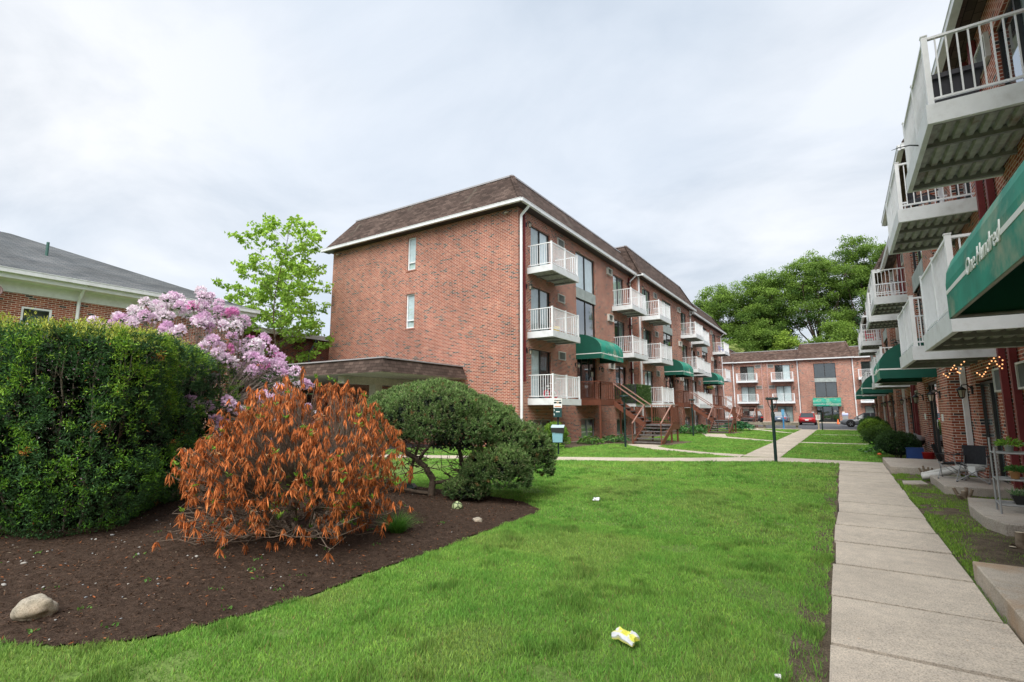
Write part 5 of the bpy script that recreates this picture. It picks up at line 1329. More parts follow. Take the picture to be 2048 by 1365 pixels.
# ------------------------------------------------------------------ small shrubs and border plants
def shrub(label, loc, r_, h_, n, c0, c1, l, w, cat='shrub', name='round_shrub', group=None, m=16, mat='needle', trunk=True, zmin=-.35, zc=.55):
    root = empty(name, label, cat, loc, 0, group)
    P, N_ = blob_clumps(n, (0, 0, h_ * zc), (r_, r_ * .9, h_ * (1 - zc)), zmin, int(abs(loc[0] * 13 + loc[1] * 7)) + 5, .16); k = len(P)
    Pb = np.repeat(P, m, 0) + rng.normal(size=(k * m, 3)) * .03; D = np.repeat(N_, m, 0) + rng.normal(size=(k * m, 3)) * .8
    t = np.clip(np.repeat(N_[:, 2], m) * .5 + rng.random(k * m) * .6, 0, 1)
    a = leaves(Pb, D, rng.uniform(l * .7, l * 1.3, k * m), rng.uniform(w * .7, w * 1.3, k * m), colmix(c0, c1, t))
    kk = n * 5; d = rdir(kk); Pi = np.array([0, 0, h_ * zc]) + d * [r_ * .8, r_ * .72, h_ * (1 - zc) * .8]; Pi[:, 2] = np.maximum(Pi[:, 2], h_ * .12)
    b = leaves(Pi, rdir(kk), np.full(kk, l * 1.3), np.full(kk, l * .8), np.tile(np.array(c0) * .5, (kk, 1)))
    V_, F_, C_ = join([a, b]); np_mesh('foliage', V_, F_, M[mat], C_, root)
    if trunk:
        sg = []
        for i in range(7):
            a_ = i * .9; sg.append([.03 * math.cos(a_), .03 * math.sin(a_), -.03, r_ * .25 * math.cos(a_), r_ * .25 * math.sin(a_), h_ * .3, .022, .014]); sg.append([r_ * .25 * math.cos(a_), r_ * .25 * math.sin(a_), h_ * .3, r_ * .6 * math.cos(a_), r_ * .6 * math.sin(a_), h_ * .6, .014, .006])
        twig_part(sg, M['bark'], root, 'stems')
    return root
dk, md, lt = (.022, .060, .02), (.08, .18, .04), (.17, .33, .04)
shrub('nearest clipped round dark green shrub, beside the entrance stoop on the right', (1.46, 21.6, 0), .58, .88, 520, dk, (.065, .13, .03), .05, .022)
shrub('clipped round shrub with bright yellow green top, second along the right building', (1.20, 26.3, 0), .56, .95, 420, dk, (.11, .20, .03), .055, .026)
shrub('bright yellow green shrub behind the second clipped one', (1.25, 31.5, 0), .62, 1.15, 420, (.05, .12, .02), (.26, .42, .05), .06, .03)
shrub('dark shrub farthest along the right building', (1.5, 37.5, 0), .7, 1.2, 380, dk, md, .07, .035)
shrub('small bright green shrub in front of the basement window at the white downpipe', (-10.35, 19.55, 0), .48, 1.05, 420, (.04, .11, .015), (.22, .38, .04), .06, .028)
def leafy(label, loc, r_, h_, n, c0, c1, l, w, name='leafy_plant', cat='plant', group=None):
    root = empty(name, label, cat, loc, 0, group); a = rng.random(n) * 6.283; rr = np.sqrt(rng.random(n)) * r_; z = h_ * (1 - (rr / r_) ** 2 * .6) * rng.uniform(.55, 1, n)
    P = np.stack([np.cos(a) * rr, np.sin(a) * rr, z], 1); D = np.stack([np.cos(a), np.sin(a), rng.uniform(-.5, .6, n)], 1) + rng.normal(size=(n, 3)) * .3
    V_, F_, C_ = leaves(P, D, rng.uniform(l * .7, l * 1.2, n), rng.uniform(w * .7, w * 1.2, n), colmix(c0, c1, rng.random(n)), .25, up=np.broadcast_to([0, 0, 1.], (n, 3)) + rng.normal(size=(n, 3)) * .35)
    np_mesh('leaves', V_, F_, M['leaf'], C_, root)
    sg = [[0, 0, -.02, *(p * .97), .006, .004] for p in P[:min(n, 60)]]; twig_part(sg, leaf_stem, root, 'stems', 4)
    return root
leaf_stem = plain('green_stem', (.10, .22, .05), .7)
leafy('low hosta clump under the first staircase landing, left part', (-10.4, 23.2, 0), .55, .42, 150, (.06, .16, .04), (.20, .36, .07), .20, .12)
leafy('low hosta clump beside the brown landing post', (-9.9, 25.3, 0), .6, .40, 160, (.05, .14, .05), (.16, .30, .08), .22, .13)
leafy('light green weedy plant behind the blue waste bin', (-9.9, 18.4, 0), .55, .38, 200, (.10, .26, .03), (.26, .45, .06), .10, .05)
leafy('tall light green plant at the foot of the first basement window', (-10.6, 20.6, 0), .4, .62, 170, (.10, .24, .03), (.24, .42, .06), .13, .06)
leafy('big hosta beside the second staircase', (-9.0, 37.2, 0), .85, .62, 170, (.03, .12, .04), (.12, .28, .07), .30, .20)
leafy('hosta seen through the second staircase', (-8.9, 40.4, 0), .8, .6, 150, (.03, .12, .04), (.12, .28, .07), .30, .20)
leafy('dark green hosta behind the third staircase', (-7.4, 45.6, 0), 1.15, .8, 220, (.02, .10, .05), (.08, .24, .09), .36, .26)
leafy('bright green leafy weeds in front of the nearest round shrub', (1.05, 23.4, 0), .55, .45, 260, (.07, .22, .03), (.20, .42, .06), .13, .08)
leafy('grey green low plant at the lawn edge near the right shrubs', (.75, 24.6, 0), .3, .2, 90, (.10, .2, .12), (.2, .32, .2), .12, .05)
shrub('dark clipped shrub under the balcony beyond the first staircase', (-10.4, 34.0, 0), .8, 1.1, 420, (.012, .04, .012), (.05, .13, .03), .06, .03)
# tall grass tuft in the bed
TG = empty('ornamental_grass', 'bright green grass tuft beside the dead orange shrub', 'plant', (-4.88, 4.9, .04))
n = 520; a = rng.random(n) * 6.283; rr = rng.random(n) * .07; P = np.stack([np.cos(a) * rr, np.sin(a) * rr, np.zeros(n)], 1)
sp = rng.random(n) * .9; L = rng.uniform(.20, .40, n); k = 4; V_ = []; pts = [P]; c_ = colmix((.05, .20, .03), (.22, .46, .07), rng.random(n))
d = np.stack([np.cos(a) * sp, np.sin(a) * sp, np.ones(n)], 1); d = nrm(d + rng.normal(size=(n, 3)) * .12); side = nrm(np.cross(d, [0, 0, 1.]) + 1e-4)
Q = []
cur = P
for i in range(3):
    nx = cur + d * (L / 3)[:, None]; w0, w1 = .0085 * (1 - i / 3.2), .0085 * (1 - (i + 1) / 3.2)
    Q.append((np.stack([cur - side * w0 / 2, cur + side * w0 / 2, nx + side * w1 / 2, nx - side * w1 / 2], 1).reshape(-1, 3), np.arange(n * 4).reshape(n, 4), np.repeat(c_ * (.7 + .2 * i), 4, 0)))
    cur = nx; d = nrm(d + np.stack([np.cos(a) * .25, np.sin(a) * .25, -.28 * np.ones(n)], 1))
V_, F_, C_ = join(Q); np_mesh('blades', V_, F_, M['leaf'], C_, TG)
# ------------------------------------------------------------------ lamp posts, signs, bins
def lamp_post(label, loc, h=2.0):
    t = empty('lamp_post', label, 'lamp post', loc, .3, 'black garden lamp posts along the paths')
    p = MB(); p.tube([(0, 0, -.1), (0, 0, h * .78)], .048, 12); p.lathe([(.06, h * .70), (.06, h * .74), (.048, h * .76)], 12); p.tube([(0, 0, h * .78), (0, 0, h)], .03, 8); p.build('pole', M['darkgreen'], t)
    for k in range(3):
        a = k * 2.094 + .3; c_, s = math.cos(a), math.sin(a)
        b = MB(); b.tube([(.03 * c_, .03 * s, h * .80), (.07 * c_, .07 * s, h * .85), (.13 * c_, .13 * s, h * .90), (.145 * c_, .145 * s, h * .97)], .010, 6); b.build('bracket', M['darkgreen'], t)
    r_ = MB(); r_.lathe([(.13, h * .965), (.185, h * .97), (.19, h * .985), (.17, h), (.05, h * 1.005), (.02, h * .99), (.13, h * .965)], 18)
    for k in range(12):
        a = k * .5236; r_.box(.165 * math.cos(a) - .008, .165 * math.sin(a) - .008, h * .99, .165 * math.cos(a) + .008, .165 * math.sin(a) + .008, h * 1.012)
    r_.build('rim_cap', M['darkgreen'], t)
    return t
lamp_post('black lamp post without a globe on the lawn between the two concrete paths', (-1.88, 18.33, 0), 2.02)
lamp_post('black lamp post standing in front of the nearest brown staircase', (-8.28, 22.3, 0), 2.3)
lamp_post('black lamp post standing in front of the second brown staircase', (-8.15, 34.2, 0), 2.35)
lamp_post('thin black lamp post beside the small white sign at the parking lot', (-1.52, 50.6, 0), 1.9)

DS = empty('pet_waste_station', 'green pet waste station with picture sign on a post, in front of the first balcony', 'waste station', (-8.84, 16.9, 0), R(22))
p = MB(); p.box(-.03, .02, -.1, .03, .08, 1.98); p.build('post', M['darkgreen'], DS)
p = MB(); p.box(-.155, -.005, 1.72, .155, .015, 2.06); p.build('sign_panel', M['letter'], DS)
p = MB(); p.box(-.13, -.010, 1.98, .13, -.006, 2.01); p.box(-.14, -.010, 1.88, -.045, -.006, 1.94); p.box(.045, -.010, 1.87, .14, -.006, 1.94); p.build('sign_symbols', M['darkgreen'], DS)
p = MB(); p.lathe([(0, -.004), (.045, -.004), (.045, 0), (0, 0)], 12); o = p.build('sign_dot', plain('sign_tan', (.55, .42, .30), .6), DS, (0, -.008, 1.915)); o.rotation_euler = (R(90), 0, 0)
p = MB(); p.box(-.12, -.010, 1.75, .12, -.006, 1.79); p.build('sign_band', plain('sign_orange', (.6, .26, .14), .6), DS)
p = MB(); p.box(-.15, -.12, 1.38, .15, .02, 1.70); p.build('bag_dispenser', plain('dispenser_green', (.015, .06, .06), .4), DS)
p = MB(); p.box(-.06, -.125, 1.56, .08, -.121, 1.59); p.box(-.135, -.125, 1.60, -.11, -.121, 1.67); p.box(-.135, -.125, 1.44, -.11, -.121, 1.51); p.build('dispenser_label', M['letter'], DS)
p = MB(); p.lathe([(.035, 0), (.03, -.02), (.0, -.025)], 10); o = p.build('bag_slot', M['black'], DS, (.05, -.122, 1.48)); o.rotation_euler = (R(90), 0, 0)
bin_b = plain('blue_bin_plastic', (.20, .40, .48), .5, var=.08)
p = MB(); a, b = .17, .205
V0 = [(-a, -a * .8 - .12, .48), (a, -a * .8 - .12, .48), (a, a * .8 - .12, .48), (-a, a * .8 - .12, .48)]; V1 = [(-b, -b * .8 - .12, 1.0), (b, -b * .8 - .12, 1.0), (b, b * .8 - .12, 1.0), (-b, b * .8 - .12, 1.0)]
p.mesh(V0 + V1, [(0, 3, 2, 1), (0, 1, 5, 4), (1, 2, 6, 5), (2, 3, 7, 6), (3, 0, 4, 7)], 0, False); p.build('bin', bin_b, DS)
p = MB(); c_ = .222; p.mesh([(-c_, -c_ * .8 - .12, .84), (c_, -c_ * .8 - .12, .80), (c_, c_ * .8 - .12, .82), (-c_, c_ * .8 - .12, .84), (-c_, -c_ * .8 - .12, 1.0), (c_, -c_ * .8 - .12, 1.0), (c_, c_ * .8 - .12, 1.0), (-c_, c_ * .8 - .12, 1.0)], [(0, 1, 5, 4), (1, 2, 6, 5), (2, 3, 7, 6), (3, 0, 4, 7)], 0, False); p.build('bin_liner', M['black'], DS)
p = MB(); p.mesh([(-.23, -.31, 1.0), (.24, -.31, 1.0), (.24, .06, 1.06), (-.23, .06, 1.06), (-.23, -.31, 1.03), (.24, -.31, 1.03), (.24, .06, 1.10), (-.23, .06, 1.10)], [(0, 3, 2, 1), (4, 5, 6, 7), (0, 1, 5, 4), (1, 2, 6, 5), (2, 3, 7, 6), (3, 0, 4, 7)], 0, False); p.build('lid', plain('pale_bin_lid', (.48, .62, .68), .5), DS)

# ------------------------------------------------------------------ stoops and patios on the right
def slab(label, pts, z=.19, mat='patio', name='concrete_patio', cat='patio', group='concrete patio slabs in front of the right building'):
    mb = MB(); n = len(pts); cx_ = sum(p[0] for p in pts) / n; cy_ = sum(p[1] for p in pts) / n
    inn = [(cx_ + (x - cx_) * .985, cy_ + (y - cy_) * .985) for x, y in pts]
    mb.face([(x, y, z) for x, y in inn])
    for i in range(n):
        j = (i + 1) % n
        mb.face([(*inn[i], z), (*pts[i], z - .012), (*pts[j], z - .012), (*inn[j], z)][::-1])
        mb.face([(*pts[i], -.05), (*pts[j], -.05), (*pts[j], z - .012), (*pts[i], z - .012)])
    o = mb.build(name, M[mat]); return tag(o, label, cat, group)
slab('rusty stained concrete stoop at the lower right corner, directly beside the sidewalk', [(.93, 2.2), (2.28, 2.2), (2.28, 6.62), (.93, 6.62)], .2, 'stoop')
slab('concrete patio slab under the plant stand, with a curved corner', [(1.62, 8.95), (2.63, 8.95), (2.63, 11.3), (1.62, 11.3), (1.5, 10.4), (1.5, 9.5)][::1], .2)
slab('concrete patio slab under the folding chairs', [(1.52, 12.8), (2.63, 12.8), (2.63, 14.72), (1.52, 14.72)], .2)
slab('concrete stoop beside the far end of the sidewalk, before the second entrance', [(.92, 16.45), (2.28, 16.45), (2.28, 19.5), (.92, 19.5)], .2, 'patio')
slab('low concrete patio slab farther along, behind the round shrubs', [(1.4, 24.2), (2.63, 24.2), (2.63, 27.0), (1.4, 27.0)], .16)
slab('small loose paving slab lying between sidewalk and patio', [(.98, 13.95), (1.42, 14.15), (1.36, 14.75), (1.0, 14.5)], .07, name='paving_slab', cat='slab', group='x') 
del bpy.data.objects['paving_slab']['group']

# ------------------------------------------------------------------ folding chairs, plant stand and patio clutter
def camp_chair(label, loc, rz):
    t = empty('folding_chair', label, 'camping chair', loc, rz, 'black folding camping chairs on the patio')
    fab = black_fabric
    leg = lambda a, b: MB().tube([a, b], .011, 8)
    for a, b in (((-.30, -.27, .02), (.30, -.25, .42)), ((.30, -.27, .02), (-.30, -.25, .42)), ((-.30, .27, .02), (.27, .22, .42)), ((.30, .27, .02), (-.27, .22, .42)),
                 ((-.31, -.27, .02), (-.27, .27, .42)), ((.31, -.27, .02), (.27, .27, .42))):
        leg(a, b).build('cross_leg', M['alu'], t)
    for s in (-1, 1):
        leg((s * .29, -.27, .38), (s * .31, -.30, .62)).build('arm_post', M['alu'], t); leg((s * .26, .22, .40), (s * .23, .36, .84)).build('back_post', M['black'], t)
        p = MB(); p.box(s * .31 - .035, -.33, .615, s * .31 + .035, .27, .63); p.build('armrest', fab, t)
        for y in (-.27, .27):
            p = MB(); p.lathe([(.02, 0), (.02, .02), (0, .02)], 8, c=(s * .30, y, 0)); p.build('foot', M['black'], t)
    nx, ny = 8, 6; vs = []; fs = []
    for j in range(ny + 1):
        for i in range(nx + 1):
            u, v = i / nx, j / ny; vs.append((-.28 + .56 * u, -.25 + .46 * v, .42 - .06 * math.sin(math.pi * u) - .03 * v))
    for j in range(ny):
        for i in range(nx): a = j * (nx + 1) + i; fs.append((a, a + 1, a + nx + 2, a + nx + 1))
    p = MB(); p.mesh(vs, fs); p.build('seat', fab, t)
    vs = []
    for j in range(ny + 1):
        for i in range(nx + 1):
            u, v = i / nx, j / ny; vs.append((-.22 + .44 * u, .21 + .14 * v + .04 * math.sin(math.pi * u), .40 + .44 * v))
    p = MB(); p.mesh(vs, fs); p.build('backrest', fab, t)
    return t
black_fabric = plain('black_fabric', (.022, .023, .027), .85, var=.25, scale=20)
c1 = camp_chair('black folding camping chair with a white tag, nearer the plant stand', (2.12, 13.75, .2), R(-18))
c1.scale = (.80, .80, .84)
p = MB(); p.box(-.07, -.262, .22, .07, -.258, .38); p.build('paper_tag', M['letter'], c1)
camp_chair('black folding camping chair partly behind the other one', (1.86, 14.25, .2), R(75)).scale = (.8, .8, .82)
ST = empty('plant_stand', 'tiered metal plant stand on the patio at the right edge', 'plant stand', (1.74, 9.75, .2), R(-4))
SL = 1.15
for x in (0, SL):
    p = MB(); p.tube([(x, -.0, 0), (x, -.02, .90)], .012, 8); p.build('stand_leg', M['alu'], ST)
    p = MB(); p.tube([(x, .40, 0), (x, .38, 1.02)], .012, 8); p.build('stand_leg', M['alu'], ST)
for z in (.12, .46, .82):
    p = MB(); 
    for y in (0, .12, .26, .39): p.tube([(0, y, z), (SL, y, z)], .008 if y not in (0, .39) else .012, 6)
    for x in (0, SL): p.tube([(x, 0, z), (x, .39, z)], .010, 6)
    p.build('shelf', M['alu'], ST)
def pot(label, loc, r0, r1, h, mat, plant, name='potted_plant', group=None):
    t = empty(name, label, 'potted plant', loc, 0, group)
    p = MB(); p.lathe([(0, 0), (r0, 0), (r1, h * .85), (r1 * 1.08, h * .85), (r1 * 1.08, h), (r1 * .95, h), (r1 * .9, h * .9), (0, h * .9)], 16); p.build('pot', mat, t)
    n, rad, hh, l, w_, c0, c1 = plant; a = rng.random(n) * 6.283; q = np.sqrt(rng.random(n)) * rad
    P = np.stack([np.cos(a) * q, np.sin(a) * q, h * .9 + hh * rng.random(n) * (1 - (q / rad) ** 2 * .5)], 1); D = np.stack([np.cos(a), np.sin(a), rng.uniform(-.2, 1, n)], 1)
    V_, F_, C_ = leaves(P, D, rng.uniform(l * .6, l * 1.3, n), rng.uniform(w_ * .6, w_ * 1.2, n), colmix(c0, c1, rng.random(n)), .3); np_mesh('leaves', V_, F_, M['leaf'], C_, t)
    return t
terra = plain('terracotta', (.50, .27, .12), .8); whitepot = plain('white_pot', (.75, .75, .75), .4); greypot = plain('clear_glass_jar', (.45, .50, .50), .3); blk = M['black']
hb = (260, .085, .09, .035, .02, (.04, .14, .03), (.12, .30, .06))
def st(x, y, z): a = R(-4); return (1.74 + x * math.cos(a) - y * math.sin(a), 9.75 + x * math.sin(a) + y * math.cos(a), .2 + z)
for i, lb in enumerate(('leftmost terracotta pot of bright herbs on the middle shelf of the stand', 'second terracotta pot of bright herbs on the middle shelf of the stand', 'third terracotta pot of bright herbs on the middle shelf of the stand', 'fourth terracotta pot of bright herbs on the middle shelf of the stand')):
    pot(lb, st(.20 + i * .135, .15, .468), .042, .058, .105, terra, hb, group='herb pots on the plant stand')
pot('bright green bushy plant in a glass jar on the top shelf of the stand', st(.18, .2, .83), .04, .05, .09, greypot, (220, .11, .10, .06, .018, (.08, .22, .02), (.28, .50, .06)))
pot('small grey green plant in a white square pot on the top shelf', st(.42, .15, .83), .042, .05, .10, whitepot, (160, .07, .07, .04, .02, (.10, .22, .12), (.25, .42, .24)))
t = empty('planter_box', 'black window box of spiky green plants on the lowest shelf of the stand', 'planter', st(.35, .17, .128), R(-4))
p = MB(); p.mesh([(-.18, -.06, 0), (.18, -.06, 0), (.18, .06, 0), (-.18, .06, 0), (-.22, -.09, .12), (.22, -.09, .12), (.22, .09, .12), (-.22, .09, .12)], [(0, 3, 2, 1), (0, 1, 5, 4), (1, 2, 6, 5), (2, 3, 7, 6), (3, 0, 4, 7), (4, 5, 6, 7)], 0, False); p.build('box', blk, t)
n = 220; P = np.stack([rng.uniform(-.2, .2, n), rng.uniform(-.07, .07, n), np.full(n, .11)], 1); D = rng.normal(size=(n, 3)) * .7; D[:, 2] = np.abs(D[:, 2]) + .45
V_, F_, C_ = leaves(P, D, rng.uniform(.08, .16, n), rng.uniform(.006, .012, n), colmix((.08, .2, .07), (.28, .42, .2), rng.random(n)), .3); np_mesh('leaves', V_, F_, M['leaf'], C_, t)

def stump(label, loc, arms, r_=.05):
    t = empty('tree_stump', label, 'stump', loc, 0); segs = []
    for (dx, dy, h_, rr) in arms:
        a = np.array([dx * .25, dy * .25, -.02]); b = np.array([dx * .7, dy * .7, h_ * .5]); c_ = np.array([dx, dy, h_]); segs += [[*a, *b, rr * 1.25, rr], [*b, *c_, rr, rr * .9]]
    V_, F_ = tubes(segs, 8); np_mesh('wood', V_, F_, pale_wood, None, t, True)
    for (dx, dy, h_, rr) in arms:
        p = MB(); p.lathe([(rr * .9, 0), (0, .006)], 8, c=(dx, dy, h_)); p.build('cut_end', cut_wood, t)
    return t
pale_wood = plain('weathered_bark', (.22, .17, .12), .9, var=.4, scale=14, bstr=.6); cut_wood = plain('cut_wood', (.55, .47, .34), .9, var=.12, scale=30)
stump('branched cut stump between the two patio slabs', (1.72, 12.3, .02), [(0, 0, .16, .04), (-.13, .03, .20, .028), (.12, -.03, .20, .025), (-.08, -.12, .10, .035), (.05, .05, .22, .03)])
stump('pale cut stump beside the rusty stoop near the right edge', (1.62, 8.35, .02), [(0, 0, .19, .045), (-.09, -.10, .04, .04)])
stump('cluster of short cut stems at the corner of the far stoop', (1.58, 15.95, .02), [(-.13, 0, .22, .022), (-.04, .05, .27, .024), (.05, -.03, .25, .024), (.13, .03, .23, .022), (.0, -.07, .2, .02)])
def pipe_roll(label, pts, r_):
    t = MB(); pts2 = []; fine = []
    for i in range(len(pts) - 1):
        for k in range(14): fine.append(Vector(pts[i]).lerp(Vector(pts[i + 1]), k / 14))
    fine.append(Vector(pts[-1])); t.tube(fine, [r_ * (1 + .07 * (i % 2)) for i in range(len(fine))], 10)
    return tag(t.build('corrugated_hose', dirty_white), label, 'hose', 'white corrugated hoses lying behind the chairs')
dirty_white = plain('dirty_white_plastic', (.62, .61, .57), .6, var=.1, dirt=.6, dirtcol=(.25, .22, .18), dscale=8)
pipe_roll('front white corrugated hose lying on the soil beside the patio', [(1.40, 14.98, .12), (1.72, 14.98, .20), (2.05, 15.02, .32), (2.5, 15.1, .36)], .06)
pipe_roll('rear white corrugated hose lying against the front one', [(1.42, 15.14, .15), (1.8, 15.16, .27), (2.2, 15.2, .38), (2.55, 15.25, .42)], .055)
p = MB(); p.box(-.16, -.05, 0, .16, .05, .09); p.box(-.165, -.052, .03, -.12, .052, .06)
o = p.build('white_carton', dirty_white, None, (1.83, 8.2, .05), R(8)); tag(o, 'white plastic carton on the grass by the right edge', 'carton')
# clutter behind the shrubs
KB = empty('kettle_grill', 'black kettle grill on a blue and red crate in front of the brick pier', 'grill', (2.05, 22.6, 0))
p = MB(); p.lathe([(0, .40), (.12, .41), (.22, .47), (.26, .56), (.265, .60)], 18); p.build('bowl', blk, KB)
p = MB(); p.lathe([(.27, .61), (.25, .69), (.17, .76), (.05, .80), (0, .80)], 18); p.box(-.04, -.01, .80, .04, .01, .84); p.build('lid', M['alu'], KB)
for a in range(3):
    q = MB(); q.tube([(.15 * math.cos(a * 2.1), .15 * math.sin(a * 2.1), .44), (.24 * math.cos(a * 2.1), .24 * math.sin(a * 2.1), 0)], .012, 6); q.build('grill_leg', M['alu'], KB)
p = MB(); p.box(-.22, -.15, 0, .22, .15, .42); p.box(-.235, -.165, .38, .235, .165, .40); tag(p.build('storage_crate', plain('blue_plastic', (.03, .08, .28), .4), None, (1.85, 21.0, .02)), 'blue plastic crate behind the nearest round shrub', 'crate')
p = MB(); p.lathe([(0, 0), (.13, 0), (.16, .30), (.17, .31), (.15, .31), (0, .28)], 16); tag(p.build('bucket', plain('red_plastic', (.40, .02, .02), .4), None, (2.15, 20.6, .02)), 'red bucket beside the blue crate', 'bucket')
p = MB(); p.lathe([(0, 0), (.07, .01), (.06, .06), (0, .08)], 10); tag(p.build('flower', plain('orange_flower', (.75, .16, .05), .6), None, (1.0, 22.8, .04)), 'small orange red flower on the ground by the weeds', 'flower')
# sagging string lights under the lower balconies
def string_lights(label, pts):
    t = empty('string_lights', label, 'string lights', (0, 0, 0), 0, 'warm string lights below the balconies'); w_ = MB(); w_.tube(pts, .003, 4); w_.build('cable', blk, t)
    b = MB()
    for i in range(len(pts) - 1):
        for k in range(2):
            q = Vector(pts[i]).lerp(Vector(pts[i + 1]), k / 2); b.lathe([(0, .013), (.008, .010), (.012, 0), (.009, -.010), (0, -.015)], 8, c=(q.x, q.y, q.z - .02))
    b.build('bulbs', bulb, t); return t
bulb, bnt, bout = newmat('warm_bulb'); bb = bsdf(bnt, bout, (.9, .5, .25), .3); bb.inputs['Emission Color'].default_value = (1, .45, .18, 1); bb.inputs['Emission Strength'].default_value = 1.6
string_lights('string of warm bulbs hanging in loops below the second balcony', [(1.75, 13.2, 2.35), (1.80, 13.1, 2.28), (1.85, 13.05, 2.42), (1.9, 13.0, 2.50), (1.95, 13.1, 2.38), (2.0, 13.2, 2.36), (2.02, 13.1, 2.52), (2.1, 13.0, 2.62)])
string_lights('string of warm bulbs above the wall lantern near the dark patio door', [(2.15, 12.6, 2.32), (2.2, 12.5, 2.25), (2.25, 12.5, 2.33), (2.28, 12.3, 2.46), (2.33, 12.2, 2.55), (2.36, 12.2, 2.44), (2.40, 12.1, 2.36), (2.42, 12.1, 2.50), (2.36, 12.15, 2.62)])

# ------------------------------------------------------------------ things on the balconies
def plastic_chair(label, loc, rz, mat, name='plastic_chair'):
    t = empty(name, label, 'chair', loc, rz)
    p = MB(); p.box(-.22, -.22, .40, .22, .22, .43); p.build('seat', mat, t)
    p = MB()
    for k in range(5): p.box(-.20 + k * .09, .20, .43, -.16 + k * .09, .225, .82)
    p.box(-.22, .195, .80, .22, .23, .86); p.build('backrest', mat, t)
    for x in (-.2, .2):
        for y in (-.2, .2):
            q = MB(); q.box(x - .018, y - .018, 0, x + .018, y + .018, .40); q.build('leg', mat, t)
        q = MB(); q.box(x - .02, -.22, .60, x + .02, .2, .63); q.build('armrest', mat, t)
    return t
redp = plain('red_chair_plastic', (.55, .03, .06), .4); bluep = plain('blue_chair_plastic', (.03, .10, .50), .4); darkp = plain('dark_plastic', (.04, .04, .05), .5); yel = plain('yellow_plastic', (.70, .48, .06), .4)
plastic_chair('red chair on the third floor balcony of the right building, seen past the nearer ones', (1.85, 40.6, 5.96), R(90), redp)
plastic_chair('blue chair on the top balcony at the far end of the middle building', (-11.2, 61.9, 8.18), R(90), bluep)
plastic_chair('dark chair on the upper balcony behind the topmost one on the right', (1.9, 14.4, 5.96), R(60), darkp)
p = MB(); p.lathe([(0, 0), (.13, 0), (.16, .34), (.17, .36), (0, .36)], 14); tag(p.build('bucket', yel, None, (-11.05, 21.1, 5.17)), 'yellow bucket on the second balcony at the near corner', 'bucket')
BX = empty('storage_box', 'long black storage box on the topmost balcony of the right building', 'box', (1.75, 10.2, 5.955), R(90))
p = MB(); p.mesh([(-1.0, -.2, 0), (1.0, -.2, 0), (1.0, .25, 0), (-1.0, .25, 0), (-1.05, -.25, .45), (1.05, -.25, .45), (1.05, .3, .45), (-1.05, .3, .45)], [(0, 3, 2, 1), (0, 1, 5, 4), (1, 2, 6, 5), (2, 3, 7, 6), (3, 0, 4, 7)], 0, False); p.build('body', darkp, BX)
p = MB(); p.box(-1.1, -.29, .451, 1.1, .34, .52); p.build('lid', darkp, BX)
# child bicycle on the lowest near balcony
BK = empty('child_bicycle', 'small red and white child bicycle on the lowest near balcony', 'bicycle', (-10.95, 20.3, 2.175), R(75))
for x in (-.28, .28):
    pts = [(x + .17 * math.cos(a * .4189), 0, .18 + .17 * math.sin(a * .4189)) for a in range(16)]
    q = MB(); q.tube(pts, .022, 6, cap=False); q.build('wheel', redp, BK)
p = MB(); p.tube([(-.28, 0, .18), (-.05, 0, .22), (.15, 0, .45), (-.18, 0, .42), (-.28, 0, .18)], .016, 6); p.tube([(.28, 0, .18), (.17, 0, .5), (.16, 0, .66)], .016, 6); p.build('frame', M['letter'], BK)
p = MB(); p.tube([(.12, -.2, .68), (.16, -.06, .66), (.16, .06, .66), (.12, .2, .68)], .013, 6); p.build('handlebar', M['letter'], BK)
p = MB(); p.lathe([(0, 0), (.07, .01), (.06, .05), (0, .06)], 10, c=(-.2, 0, .5)); p.tube([(-.18, 0, .42), (-.2, 0, .51)], .012, 6); p.build('saddle', M['letter'], BK)
# ivy privacy screen on the balcony beyond the first staircase
IV = empty('ivy_screen', 'green artificial ivy screen tied to the balcony railing beyond the first staircase', 'privacy screen', (-10.42, 30.1, 2.16))
n = 5200; y = rng.uniform(0.02, 2.82, n); z = rng.uniform(-.12, 1.08, n); P = np.stack([rng.uniform(0, .06, n), y, z], 1)
D = rng.normal(size=(n, 3)); D[:, 0] = np.abs(D[:, 0]) * .4
cc_ = colmix((.02, .07, .02), (.14, .26, .06), rng.random(n)); cc_[rng.random(n) < .05] = (.5, .55, .35)
V_, F_, C_ = leaves(P, D, rng.uniform(.04, .08, n), rng.uniform(.03, .06, n), cc_, up=np.broadcast_to([1., 0, 0], (n, 3)) + rng.normal(size=(n, 3)) * .4); np_mesh('ivy_leaves', V_, F_, M['leaf'], C_, IV)
n = 4200; y = rng.uniform(.05, 1.35, n); P = np.stack([-y, rng.uniform(-.02, .03, n), rng.uniform(-.05, 1.05, n)], 1)
V_, F_, C_ = leaves(P, rdir(n), rng.uniform(.04, .08, n), rng.uniform(.03, .06, n), colmix((.02, .07, .02), (.14, .26, .06), rng.random(n))); np_mesh('ivy_side_leaves', V_, F_, M['leaf'], C_, IV)
p = MB(); p.box(-.02, 0, -.1, -.012, 2.84, 1.06); p.build('screen_backing', darkp, IV); p = MB(); p.box(-1.34, -.015, -.08, -.02, -.008, 1.05); p.build('screen_backing', darkp, IV)
HB = empty('hanging_basket', 'hanging flower basket with red blooms beyond the second staircase', 'flower basket', (-9.6, 47.2, 3.6))
p = MB(); p.lathe([(0, -.18), (.12, -.15), (.19, -.02), (.2, 0), (0, -.02)], 12); p.build('basket', M['bronze'], HB)
p = MB(); 
for a in range(3): p.tube([(.19 * math.cos(a * 2.1), .19 * math.sin(a * 2.1), 0), (0, 0, .55)], .005, 4)
p.tube([(0, 0, .55), (-.6, 0, 1.1)], .006, 4); p.build('hanger', blk, HB)
